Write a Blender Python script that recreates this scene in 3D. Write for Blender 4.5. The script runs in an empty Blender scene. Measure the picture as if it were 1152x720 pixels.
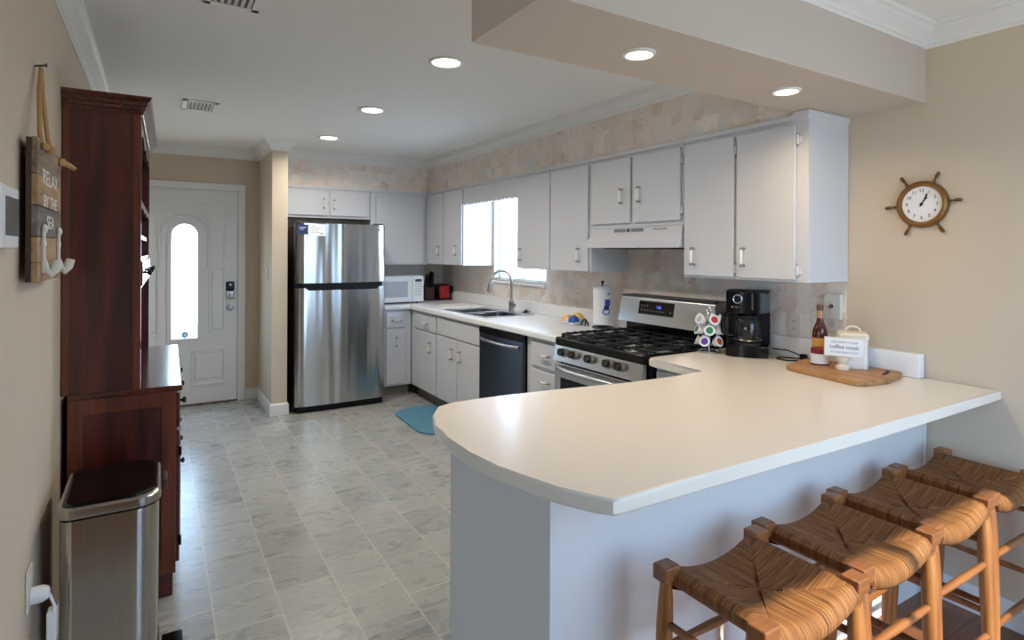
import bpy, bmesh, math, random
from mathutils import Vector, Matrix
C = bpy.context.scene.collection
SC = bpy.context.scene
R = math.radians
PI = math.pi
random.seed(7)

# ------------------------------------------------------------------ camera, world, sun, exposure
CAM_H = 1.45
cam_d = bpy.data.cameras.new('camera'); cam = bpy.data.objects.new('camera', cam_d); C.objects.link(cam)
cam_d.sensor_width = 36.0; cam_d.lens = 651.0 / 1152 * 36
cam_d.shift_y = -76.7 / 1152
cam_d.clip_start = 0.02
cam.matrix_world = Matrix.Translation((0, 0, CAM_H)) @ Matrix.Rotation(R(-31.5), 4, 'Z') @ Matrix.Rotation(R(90), 4, 'X') @ Matrix.Rotation(R(0.26), 4, 'Z')
SC.camera = cam
SC.view_settings.view_transform = 'Standard'
SC.view_settings.look = 'None'
SC.view_settings.gamma = 1.0
SC.view_settings.use_curve_mapping = False
SC.view_settings.exposure = 0.68

SKY = 11.0
SUN = 16.5
CAN_W = 6.5        # kitchen recessed lights
SOF_W = 2.1        # warm lights under the dropped beam
wd = bpy.data.worlds.new('sky'); SC.world = wd; wd.use_nodes = True
nt = wd.node_tree; nt.nodes.clear()
tc = nt.nodes.new('ShaderNodeTexCoord'); sx = nt.nodes.new('ShaderNodeSeparateXYZ')
rmp = nt.nodes.new('ShaderNodeValToRGB'); bgn = nt.nodes.new('ShaderNodeBackground'); wo = nt.nodes.new('ShaderNodeOutputWorld')
mpr = nt.nodes.new('ShaderNodeMapRange'); mpr.inputs[1].default_value = -1; mpr.inputs[2].default_value = 1
nt.links.new(tc.outputs['Generated'], sx.inputs[0]); nt.links.new(sx.outputs['Z'], mpr.inputs[0])
nt.links.new(mpr.outputs[0], rmp.inputs[0]); nt.links.new(rmp.outputs[0], bgn.inputs[0]); nt.links.new(bgn.outputs[0], wo.inputs[0])
rmp.color_ramp.elements[0].position = 0.0; rmp.color_ramp.elements[0].color = (.30, .30, .27, 1)
rmp.color_ramp.elements[1].position = 1.0; rmp.color_ramp.elements[1].color = (.36, .60, 1, 1)
e = rmp.color_ramp.elements.new(0.47); e.color = (.50, .54, .55, 1)
e = rmp.color_ramp.elements.new(0.52); e.color = (.50, .74, 1, 1)
bgn.inputs[1].default_value = SKY

sd = bpy.data.lights.new('sun', 'SUN'); sun = bpy.data.objects.new('sun', sd); C.objects.link(sun)
sd.energy = SUN; sd.angle = R(0.8); sd.color = (1.0, .92, .68)
SUN_EL = 45.0
sun.rotation_euler = Vector((0.0, math.cos(R(SUN_EL)), -math.sin(R(SUN_EL)))).to_track_quat('-Z', 'Y').to_euler()
sun.location = (1.4, -4, 5)


def portal(name, loc, direction, sx_, sy_):
    l = bpy.data.lights.new(name, 'AREA'); o = bpy.data.objects.new(name, l); C.objects.link(o)
    l.shape = 'RECTANGLE'; l.size = sx_; l.size_y = sy_; l.cycles.is_portal = True
    o.location = loc; o.rotation_euler = Vector(direction).to_track_quat('-Z', 'Z').to_euler()


# main dimensions (metres)
XL, XR, YB, YR, ZC = -0.317, 2.83, 6.16, -0.60, 2.42
XV, YE, VY0, VY1, VZ0, VZ1 = -3.2, 1.45, -.1, .8, .95, 1.95       # added room to the left and its fill-light window
portal('sky_portal_added', (XV - .14, (VY0 + VY1) / 2, (VZ0 + VZ1) / 2), (1, 0, 0), VY1 - VY0, VZ1 - VZ0)
portal('sky_portal_patio', (1.78, YR - .16, 1.1), (0, 1, 0), 1.6, 2.2)
portal('sky_portal_kitchen', (XR + .14, 4.5, 1.64), (-1, 0, 0), .9, .95)
portal('sky_portal_front', (.215, YB + .12, 1.16), (0, -1, 0), .24, 1.1)

# ------------------------------------------------------------------ materials
MATS = {}


def new_mat(name):
    m = bpy.data.materials.new(name); m.use_nodes = True
    return m, m.node_tree, m.node_tree.nodes['Principled BSDF']


def lin(c):
    def f(v):
        v /= 255.0
        return v / 12.92 if v <= .04045 else ((v + .055) / 1.055) ** 2.4
    return (f(c[0]), f(c[1]), f(c[2]), 1)


def mat(name, rgb, rough=.5, metal=0, spec=.5, bump=0, bscale=60, emit=0, coat=0, trans=0, var=0, vscale=8, ior=1.5, stretch=None):
    """plain procedural material: sRGB colour, optional noise variation and bump"""
    if name in MATS:
        return MATS[name]
    m, t, b = new_mat(name)
    col = lin(rgb)
    b.inputs['Base Color'].default_value = col
    b.inputs['Roughness'].default_value = rough
    b.inputs['Metallic'].default_value = metal
    b.inputs['Specular IOR Level'].default_value = spec
    b.inputs['IOR'].default_value = ior
    b.inputs['Coat Weight'].default_value = coat
    b.inputs['Coat Roughness'].default_value = .08
    b.inputs['Transmission Weight'].default_value = trans
    if emit:
        b.inputs['Emission Color'].default_value = col
        b.inputs['Emission Strength'].default_value = emit
    tcn = t.nodes.new('ShaderNodeTexCoord')
    mp = t.nodes.new('ShaderNodeMapping'); t.links.new(tcn.outputs['Object'], mp.inputs[0])
    if stretch:
        mp.inputs['Scale'].default_value = stretch
    nz = t.nodes.new('ShaderNodeTexNoise'); t.links.new(mp.outputs[0], nz.inputs['Vector'])
    nz.inputs['Scale'].default_value = vscale; nz.inputs['Detail'].default_value = 4
    if var:
        mx = t.nodes.new('ShaderNodeMix'); mx.data_type = 'RGBA'
        mx.inputs['A'].default_value = tuple(max(0, c * (1 - var)) for c in col[:3]) + (1,)
        mx.inputs['B'].default_value = tuple(min(1, c * (1 + var)) for c in col[:3]) + (1,)
        t.links.new(nz.outputs['Fac'], mx.inputs['Factor']); t.links.new(mx.outputs['Result'], b.inputs['Base Color'])
    if bump:
        n2 = t.nodes.new('ShaderNodeTexNoise'); n2.inputs['Scale'].default_value = bscale; n2.inputs['Detail'].default_value = 3
        t.links.new(mp.outputs[0], n2.inputs['Vector'])
        bp = t.nodes.new('ShaderNodeBump'); bp.inputs['Strength'].default_value = bump; bp.inputs['Distance'].default_value = .004
        t.links.new(n2.outputs['Fac'], bp.inputs['Height']); t.links.new(bp.outputs['Normal'], b.inputs['Normal'])
    MATS[name] = m
    return m


def ramp(t, fac, stops):
    r = t.nodes.new('ShaderNodeValToRGB')
    while len(r.color_ramp.elements) < len(stops):
        r.color_ramp.elements.new(.5)
    for el, (p, c) in zip(r.color_ramp.elements, stops):
        el.position = p; el.color = lin(c)
    t.links.new(fac, r.inputs[0])
    return r


def wood(name, stops, axis=0, scale=9, rough=.4, coat=0, stretch=12, spec=.5, bump=.08):
    m, t, b = new_mat(name)
    tcn = t.nodes.new('ShaderNodeTexCoord'); mp = t.nodes.new('ShaderNodeMapping')
    s = [stretch] * 3; s[axis] = 1; mp.inputs['Scale'].default_value = s
    t.links.new(tcn.outputs['Object'], mp.inputs[0])
    nz = t.nodes.new('ShaderNodeTexNoise'); nz.inputs['Scale'].default_value = scale / 4; nz.inputs['Detail'].default_value = 7
    nz.inputs['Distortion'].default_value = .9
    t.links.new(mp.outputs[0], nz.inputs['Vector'])
    r = ramp(t, nz.outputs['Fac'], stops)
    t.links.new(r.outputs[0], b.inputs['Base Color'])
    b.inputs['Roughness'].default_value = rough; b.inputs['Coat Weight'].default_value = coat; b.inputs['Coat Roughness'].default_value = .12
    b.inputs['Specular IOR Level'].default_value = spec
    bp = t.nodes.new('ShaderNodeBump'); bp.inputs['Strength'].default_value = bump; bp.inputs['Distance'].default_value = .003
    t.links.new(nz.outputs['Fac'], bp.inputs['Height']); t.links.new(bp.outputs['Normal'], b.inputs['Normal'])
    return m


def brushed(name, rgb, rough=.28, axis=2, amount=.06, aniso=0, wave=.012):
    """brushed stainless: fine streaks along an axis"""
    m, t, b = new_mat(name)
    b.inputs['Metallic'].default_value = 1
    tcn = t.nodes.new('ShaderNodeTexCoord'); mp = t.nodes.new('ShaderNodeMapping')
    s = [60, 60, 60]; s[axis] = .6; mp.inputs['Scale'].default_value = s
    t.links.new(tcn.outputs['Object'], mp.inputs[0])
    nz = t.nodes.new('ShaderNodeTexNoise'); nz.inputs['Scale'].default_value = 4; nz.inputs['Detail'].default_value = 3
    t.links.new(mp.outputs[0], nz.inputs['Vector'])
    c = lin(rgb)
    mx = t.nodes.new('ShaderNodeMix'); mx.data_type = 'RGBA'
    mx.inputs['A'].default_value = tuple(v * .9 for v in c[:3]) + (1,); mx.inputs['B'].default_value = tuple(min(1, v * 1.08) for v in c[:3]) + (1,)
    t.links.new(nz.outputs['Fac'], mx.inputs['Factor']); t.links.new(mx.outputs['Result'], b.inputs['Base Color'])
    if aniso:
        b.inputs['Anisotropic'].default_value = aniso; b.inputs['Anisotropic Rotation'].default_value = .25
        tg = t.nodes.new('ShaderNodeTangent'); tg.direction_type = 'RADIAL'; tg.axis = 'Z'; t.links.new(tg.outputs[0], b.inputs['Tangent'])
    if aniso:
        m3 = t.nodes.new('ShaderNodeMapping'); m3.inputs['Scale'].default_value = (4.5, 4.5, .2); t.links.new(tcn.outputs['Object'], m3.inputs[0])
        n3 = t.nodes.new('ShaderNodeTexNoise'); n3.inputs['Scale'].default_value = 1; n3.inputs['Detail'].default_value = 2; t.links.new(m3.outputs[0], n3.inputs['Vector'])
        bp = t.nodes.new('ShaderNodeBump'); bp.inputs['Strength'].default_value = 1; bp.inputs['Distance'].default_value = wave
        t.links.new(n3.outputs['Fac'], bp.inputs['Height']); t.links.new(bp.outputs['Normal'], b.inputs['Normal'])
    mr = t.nodes.new('ShaderNodeMapRange'); mr.inputs[3].default_value = rough - amount; mr.inputs[4].default_value = rough + amount
    t.links.new(nz.outputs['Fac'], mr.inputs[0]); t.links.new(mr.outputs[0], b.inputs['Roughness'])
    return m


def glass_pane(name, tint=(1, 1, 1, 1), gloss=.06):
    m = bpy.data.materials.new(name); m.use_nodes = True
    t = m.node_tree; t.nodes.clear()
    o = t.nodes.new('ShaderNodeOutputMaterial'); mx = t.nodes.new('ShaderNodeMixShader')
    tr = t.nodes.new('ShaderNodeBsdfTransparent'); gl = t.nodes.new('ShaderNodeBsdfGlossy')
    tr.inputs[0].default_value = tint; gl.inputs['Roughness'].default_value = .02
    mx.inputs[0].default_value = gloss
    t.links.new(tr.outputs[0], mx.inputs[1]); t.links.new(gl.outputs[0], mx.inputs[2])
    t.links.new(mx.outputs[0], o.inputs[0])
    return m


def tile_floor():
    m, t, b = new_mat('vinyl_tile_floor')
    tcn = t.nodes.new('ShaderNodeTexCoord')
    sp = t.nodes.new('ShaderNodeSeparateXYZ'); cb = t.nodes.new('ShaderNodeCombineXYZ')
    t.links.new(tcn.outputs['Object'], sp.inputs[0])
    ad = t.nodes.new('ShaderNodeMath'); ad.operation = 'ADD'; ad.inputs[1].default_value = 10.06
    t.links.new(sp.outputs['X'], ad.inputs[0])
    t.links.new(sp.outputs['Y'], cb.inputs[0]); t.links.new(ad.outputs[0], cb.inputs[1])

    def brick(mortar, smooth):
        bk = t.nodes.new('ShaderNodeTexBrick'); t.links.new(cb.outputs[0], bk.inputs['Vector'])
        bk.offset = .42; bk.inputs['Scale'].default_value = 1
        bk.inputs['Brick Width'].default_value = .305; bk.inputs['Row Height'].default_value = .2385
        bk.inputs['Mortar Size'].default_value = mortar; bk.inputs['Mortar Smooth'].default_value = smooth
        bk.inputs['Color1'].default_value = (0, 0, 0, 1); bk.inputs['Color2'].default_value = (1, 1, 1, 1)
        return bk
    bk = brick(.0045, .4)
    sepc = t.nodes.new('ShaderNodeSeparateColor'); t.links.new(bk.outputs['Color'], sepc.inputs[0])
    # per-tile offset of the veining
    of = t.nodes.new('ShaderNodeMath'); of.operation = 'MULTIPLY'; of.inputs[1].default_value = 17
    t.links.new(sepc.outputs[0], of.inputs[0])
    mp = t.nodes.new('ShaderNodeMapping'); mp.inputs['Rotation'].default_value = (0, 0, R(24)); mp.inputs['Scale'].default_value = (1.2, 2.6, 1)
    t.links.new(tcn.outputs['Object'], mp.inputs[0])
    cz = t.nodes.new('ShaderNodeCombineXYZ'); t.links.new(of.outputs[0], cz.inputs[2])
    va = t.nodes.new('ShaderNodeVectorMath'); va.operation = 'ADD'; t.links.new(mp.outputs[0], va.inputs[0]); t.links.new(cz.outputs[0], va.inputs[1])
    nz = t.nodes.new('ShaderNodeTexNoise'); nz.inputs['Scale'].default_value = 5.0; nz.inputs['Detail'].default_value = 8; nz.inputs['Roughness'].default_value = .62
    nz.inputs['Distortion'].default_value = 1.2
    t.links.new(va.outputs[0], nz.inputs['Vector'])
    r = ramp(t, nz.outputs['Fac'], [(.26, (128, 131, 130)), (.38, (156, 159, 157)), (.48, (176, 177, 172)), (.56, (164, 166, 163)), (.66, (182, 182, 176)), (.78, (198, 197, 190))])
    # tile to tile tone
    hs = t.nodes.new('ShaderNodeHueSaturation'); t.links.new(r.outputs[0], hs.inputs['Color'])
    mv = t.nodes.new('ShaderNodeMapRange'); mv.inputs[3].default_value = .76; mv.inputs[4].default_value = .99
    t.links.new(sepc.outputs[0], mv.inputs[0]); t.links.new(mv.outputs[0], hs.inputs['Value'])
    mx = t.nodes.new('ShaderNodeMix'); mx.data_type = 'RGBA'; mx.inputs['B'].default_value = lin((214, 210, 196))
    mf = t.nodes.new('ShaderNodeMath'); mf.operation = 'MULTIPLY'; mf.inputs[1].default_value = .6
    t.links.new(bk.outputs['Fac'], mf.inputs[0]); t.links.new(mf.outputs[0], mx.inputs['Factor'])
    t.links.new(hs.outputs[0], mx.inputs['A'])
    t.links.new(mx.outputs['Result'], b.inputs['Base Color'])
    mr = t.nodes.new('ShaderNodeMapRange'); mr.inputs[3].default_value = .20; mr.inputs[4].default_value = .36
    t.links.new(nz.outputs['Fac'], mr.inputs[0]); t.links.new(mr.outputs[0], b.inputs['Roughness'])
    bp = t.nodes.new('ShaderNodeBump'); bp.inputs['Strength'].default_value = .16; bp.inputs['Distance'].default_value = .002
    t.links.new(nz.outputs['Fac'], bp.inputs['Height']); t.links.new(bp.outputs['Normal'], b.inputs['Normal'])
    return m


def wood_floor():
    m, t, b = new_mat('brown_plank_floor')
    tcn = t.nodes.new('ShaderNodeTexCoord')
    bk = t.nodes.new('ShaderNodeTexBrick'); t.links.new(tcn.outputs['Object'], bk.inputs['Vector'])
    bk.inputs['Scale'].default_value = 1; bk.inputs['Brick Width'].default_value = 1.1; bk.inputs['Row Height'].default_value = .125
    bk.inputs['Mortar Size'].default_value = .0015
    bk.inputs['Color1'].default_value = lin((112, 70, 42)); bk.inputs['Color2'].default_value = lin((134, 88, 54)); bk.inputs['Mortar'].default_value = lin((60, 36, 22))
    mp = t.nodes.new('ShaderNodeMapping'); mp.inputs['Scale'].default_value = (1.5, 16, 1); t.links.new(tcn.outputs['Object'], mp.inputs[0])
    nz = t.nodes.new('ShaderNodeTexNoise'); nz.inputs['Scale'].default_value = 3; nz.inputs['Detail'].default_value = 6; t.links.new(mp.outputs[0], nz.inputs['Vector'])
    hs = t.nodes.new('ShaderNodeHueSaturation'); t.links.new(bk.outputs['Color'], hs.inputs['Color'])
    mv = t.nodes.new('ShaderNodeMapRange'); mv.inputs[3].default_value = .6; mv.inputs[4].default_value = 1.35
    t.links.new(nz.outputs['Fac'], mv.inputs[0]); t.links.new(mv.outputs[0], hs.inputs['Value'])
    t.links.new(hs.outputs[0], b.inputs['Base Color']); b.inputs['Roughness'].default_value = .35
    return m


def wallpaper(name, scale, motif):
    """patchwork wallpaper: soft cream, tan, pink and grey blocks with faint shell rings"""
    m, t, b = new_mat(name)
    tcn = t.nodes.new('ShaderNodeTexCoord'); sp = t.nodes.new('ShaderNodeSeparateXYZ'); t.links.new(tcn.outputs['Object'], sp.inputs[0])
    ad = t.nodes.new('ShaderNodeMath'); t.links.new(sp.outputs['X'], ad.inputs[0]); t.links.new(sp.outputs['Y'], ad.inputs[1])
    cb = t.nodes.new('ShaderNodeCombineXYZ'); t.links.new(ad.outputs[0], cb.inputs[0]); t.links.new(sp.outputs['Z'], cb.inputs[1])
    wob = t.nodes.new('ShaderNodeTexNoise'); wob.inputs['Scale'].default_value = 14; t.links.new(cb.outputs[0], wob.inputs['Vector'])
    ws = t.nodes.new('ShaderNodeVectorMath'); ws.operation = 'SCALE'; ws.inputs['Scale'].default_value = .005; t.links.new(wob.outputs['Color'], ws.inputs[0])
    wa = t.nodes.new('ShaderNodeVectorMath'); wa.operation = 'ADD'; t.links.new(cb.outputs[0], wa.inputs[0]); t.links.new(ws.outputs[0], wa.inputs[1])

    def vor(sc, metric, rnd, out):
        v = t.nodes.new('ShaderNodeTexVoronoi'); v.voronoi_dimensions = '2D'; v.distance = metric
        v.inputs['Scale'].default_value = sc; v.inputs['Randomness'].default_value = rnd
        t.links.new(wa.outputs[0], v.inputs['Vector'])
        return v
    v1 = vor(scale, 'CHEBYCHEV', .5, None); v2 = vor(scale * 1.7, 'CHEBYCHEV', .6, None)
    s1 = t.nodes.new('ShaderNodeSeparateColor'); t.links.new(v1.outputs['Color'], s1.inputs[0])
    s2 = t.nodes.new('ShaderNodeSeparateColor'); t.links.new(v2.outputs['Color'], s2.inputs[0])
    r1 = ramp(t, s1.outputs[0], [(.0, (238, 230, 220)), (.3, (232, 216, 206)), (.5, (242, 234, 224)), (.66, (228, 214, 194)), (.82, (222, 222, 220)), (.95, (238, 226, 214))])
    r2 = ramp(t, s2.outputs[0], [(.0, (240, 232, 220)), (.25, (234, 218, 208)), (.5, (242, 235, 226)), (.7, (222, 220, 214)), (.86, (230, 212, 190)), (.95, (222, 200, 190))])
    nz = t.nodes.new('ShaderNodeTexNoise'); nz.inputs['Scale'].default_value = 9; nz.inputs['Detail'].default_value = 6; t.links.new(cb.outputs[0], nz.inputs['Vector'])
    mrn = t.nodes.new('ShaderNodeMapRange'); mrn.inputs[1].default_value = .42; mrn.inputs[2].default_value = .58; t.links.new(nz.outputs['Fac'], mrn.inputs[0])
    mx = t.nodes.new('ShaderNodeMix'); mx.data_type = 'RGBA'; t.links.new(mrn.outputs[0], mx.inputs['Factor'])
    t.links.new(r1.outputs[0], mx.inputs['A']); t.links.new(r2.outputs[0], mx.inputs['B'])
    # shell motifs: thin rings in some cells
    v3 = vor(motif, 'EUCLIDEAN', .8, None)
    s3 = t.nodes.new('ShaderNodeSeparateColor'); t.links.new(v3.outputs['Color'], s3.inputs[0])
    wv = t.nodes.new('ShaderNodeMath'); wv.operation = 'SINE'
    ml = t.nodes.new('ShaderNodeMath'); ml.operation = 'MULTIPLY'; ml.inputs[1].default_value = 30
    t.links.new(v3.outputs['Distance'], ml.inputs[0]); t.links.new(ml.outputs[0], wv.inputs[0])
    inn = t.nodes.new('ShaderNodeMath'); inn.operation = 'LESS_THAN'; inn.inputs[1].default_value = .26; t.links.new(v3.outputs['Distance'], inn.inputs[0])
    sel = t.nodes.new('ShaderNodeMath'); sel.operation = 'GREATER_THAN'; sel.inputs[1].default_value = .68; t.links.new(s3.outputs[1], sel.inputs[0])
    k1 = t.nodes.new('ShaderNodeMath'); k1.operation = 'MULTIPLY'; t.links.new(inn.outputs[0], k1.inputs[0]); t.links.new(sel.outputs[0], k1.inputs[1])
    k2 = t.nodes.new('ShaderNodeMath'); k2.operation = 'MULTIPLY'; t.links.new(k1.outputs[0], k2.inputs[0]); t.links.new(wv.outputs[0], k2.inputs[1]); k2.use_clamp = True
    n4 = t.nodes.new('ShaderNodeTexNoise'); n4.inputs['Scale'].default_value = 22; t.links.new(cb.outputs[0], n4.inputs['Vector'])
    k3 = t.nodes.new('ShaderNodeMath'); k3.operation = 'MULTIPLY'; t.links.new(k2.outputs[0], k3.inputs[0]); t.links.new(n4.outputs['Fac'], k3.inputs[1])
    m2 = t.nodes.new('ShaderNodeMix'); m2.data_type = 'RGBA'; m2.inputs['B'].default_value = lin((204, 184, 170))
    t.links.new(k3.outputs[0], m2.inputs['Factor']); t.links.new(mx.outputs['Result'], m2.inputs['A'])
    t.links.new(m2.outputs['Result'], b.inputs['Base Color']); b.inputs['Roughness'].default_value = .65
    return m


def rush(name, along):
    """woven rush: fine cords running along one axis"""
    m, t, b = new_mat(name)
    tcn = t.nodes.new('ShaderNodeTexCoord'); mp = t.nodes.new('ShaderNodeMapping')
    s = [260, 9, 9] if along == 1 else [9, 260, 9]; mp.inputs['Scale'].default_value = s
    t.links.new(tcn.outputs['Object'], mp.inputs[0])
    nz = t.nodes.new('ShaderNodeTexNoise'); nz.inputs['Scale'].default_value = 1; nz.inputs['Detail'].default_value = 3; nz.inputs['Distortion'].default_value = .5
    t.links.new(mp.outputs[0], nz.inputs['Vector'])
    r = ramp(t, nz.outputs['Fac'], [(.26, (66, 38, 20)), (.42, (114, 72, 40)), (.58, (136, 90, 52)), (.74, (162, 114, 70))])
    t.links.new(r.outputs[0], b.inputs['Base Color']); b.inputs['Roughness'].default_value = .6; b.inputs['Specular IOR Level'].default_value = .2
    bp = t.nodes.new('ShaderNodeBump'); bp.inputs['Strength'].default_value = .45; bp.inputs['Distance'].default_value = .004
    t.links.new(nz.outputs['Fac'], bp.inputs['Height']); t.links.new(bp.outputs['Normal'], b.inputs['Normal'])
    return m


M_WALL = mat('beige_wall_paint', (206, 191, 170), .75, bump=.05, bscale=180, spec=.3)
M_BEAM = mat('beam_paint', (198, 188, 177), .75, bump=.05, bscale=180, spec=.3)
M_CEIL = mat('ceiling_paint', (236, 236, 234), .8, bump=.06, bscale=160, spec=.3)
M_TRIM = mat('white_trim_paint', (228, 228, 226), .4)
M_CAB = mat('white_cabinet_paint', (211, 213, 218), .42, bump=.03, bscale=40)
M_DOOR = mat('white_door_paint', (226, 227, 228), .42)
M_TOP = mat('lamp_warmed_laminate', (232, 223, 208), .24, var=.02, vscale=140)  # white laminate with the beam lights' warmth put into its colour
M_TOPK = mat('white_laminate', (238, 239, 240), .26, var=.015, vscale=140)
M_TILE = tile_floor()
M_WOODF = wood_floor()
M_PAPER = wallpaper('shell_wallpaper', 7.5, 6.0)
M_PAPER2 = wallpaper('shell_wallpaper_backsplash', 7.5, 6.0)
M_STEEL = brushed('brushed_stainless', (190, 189, 187), .18, 2, .03, .95)
M_STEELH = mat('satin_stainless', (196, 196, 196), .27, 1)
M_SINK = brushed('sink_steel', (104, 107, 111), .3, 1)
M_CHROME = mat('chrome', (205, 205, 206), .12, 1)
M_NICKEL = mat('brushed_nickel', (170, 168, 162), .28, 1)
M_BLACK = mat('black_gloss', (7, 7, 8), .16, spec=.3)
M_BLACKM = mat('black_matte', (11, 11, 12), .5, spec=.25)
M_IRON = mat('cast_iron', (14, 14, 15), .45, bump=.2, bscale=200)
M_DGREY = mat('dark_grey_enamel', (52, 53, 55), .45)
M_WHITE = mat('white_plastic', (232, 232, 232), .35)
M_IVORY = mat('ivory_plastic', (224, 218, 204), .4)
M_CERAM = mat('white_ceramic', (238, 236, 230), .18)
M_CREAM = mat('cream_stoneware', (232, 222, 200), .3)
M_BLIND = mat('blind_slat', (240, 240, 240), .5)
M_GLASS = glass_pane('window_glass')
M_CLEAR = glass_pane('clear_carafe_glass', (.92, .94, .95, 1))
M_DIFF = mat('lamp_diffuser', (255, 250, 242), .5, emit=6)
M_DIFFW = mat('lamp_diffuser_warm', (255, 232, 196), .5, emit=6)
M_HUTCH = wood('mahogany', [(.25, (36, 8, 5)), (.45, (66, 17, 10)), (.6, (86, 26, 16)), (.8, (104, 38, 20))], axis=2, scale=7, rough=.35, coat=.5)
M_HUTCHL = wood('mahogany_stile', [(.25, (70, 26, 14)), (.5, (104, 44, 22)), (.8, (128, 60, 30))], axis=2, scale=7, rough=.35, coat=.5)
M_HUTCHY = wood('mahogany_top', [(.25, (44, 14, 9)), (.45, (70, 24, 14)), (.8, (104, 42, 24))], axis=1, scale=7, rough=.2, coat=.8)
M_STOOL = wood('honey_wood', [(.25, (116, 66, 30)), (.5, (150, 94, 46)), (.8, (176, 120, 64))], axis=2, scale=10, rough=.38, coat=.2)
M_STOOLX = wood('honey_wood_level', [(.25, (98, 56, 28)), (.5, (132, 80, 42)), (.8, (158, 102, 56))], axis=0, scale=10, rough=.38, coat=.2)  # darker than the legs: shade on the corner blocks is in the colour
M_BOARD = wood('acacia_board', [(.25, (136, 92, 50)), (.5, (176, 128, 78)), (.8, (202, 158, 104))], axis=1, scale=12, rough=.5)
M_SIGNW = wood('weathered_wood', [(.25, (92, 78, 62)), (.5, (140, 120, 96)), (.8, (168, 146, 118))], axis=1, scale=10, rough=.7)
M_SIGND = wood('dark_sign_edge', [(.25, (50, 38, 28)), (.8, (84, 64, 46))], axis=2, scale=10, rough=.7)
M_ROPE = mat('jute_rope', (186, 146, 94), .8, bump=.4, bscale=300)
M_BRONZE = mat('bronze_ring', (140, 100, 52), .32, .6, var=.15, vscale=20)
M_BRONZED = mat('bronze_handle', (104, 74, 40), .4, .5)
M_RUSHX = rush('rush_cords_across', 0)
M_RUSHY = rush('rush_cords_deep', 1)
M_MAT = mat('teal_kitchen_mat', (82, 134, 160), .65, bump=.2, bscale=220, var=.06, vscale=5)
M_RED = mat('red_gloss', (176, 18, 22), .22, coat=.4)
M_BROWNB = mat('dark_brown_block', (64, 30, 20), .5)
M_INK = mat('black_ink', (22, 22, 24), .6)
M_GREYINK = mat('grey_ink', (120, 112, 106), .6)
M_WHITEINK = mat('white_lettering', (232, 228, 218), .6)
M_KICK = mat('toe_kick', (128, 122, 112), .6)
M_NAVY = mat('navy_print', (26, 44, 92), .4)
M_LABELW = mat('paper_white', (236, 238, 240), .5)
M_SYRUP = mat('amber_syrup', (92, 28, 12), .1, trans=.25, coat=.6)
M_GOLDL = mat('gold_label', (208, 160, 70), .5, var=.2, vscale=40)
M_SCREEN = mat('black_display', (8, 9, 14), .1)
M_BLUE = mat('blue_print', (40, 84, 170), .4)
M_PATIO = mat('patio_concrete', (178, 172, 160), .8, var=.1, vscale=3)


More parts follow.
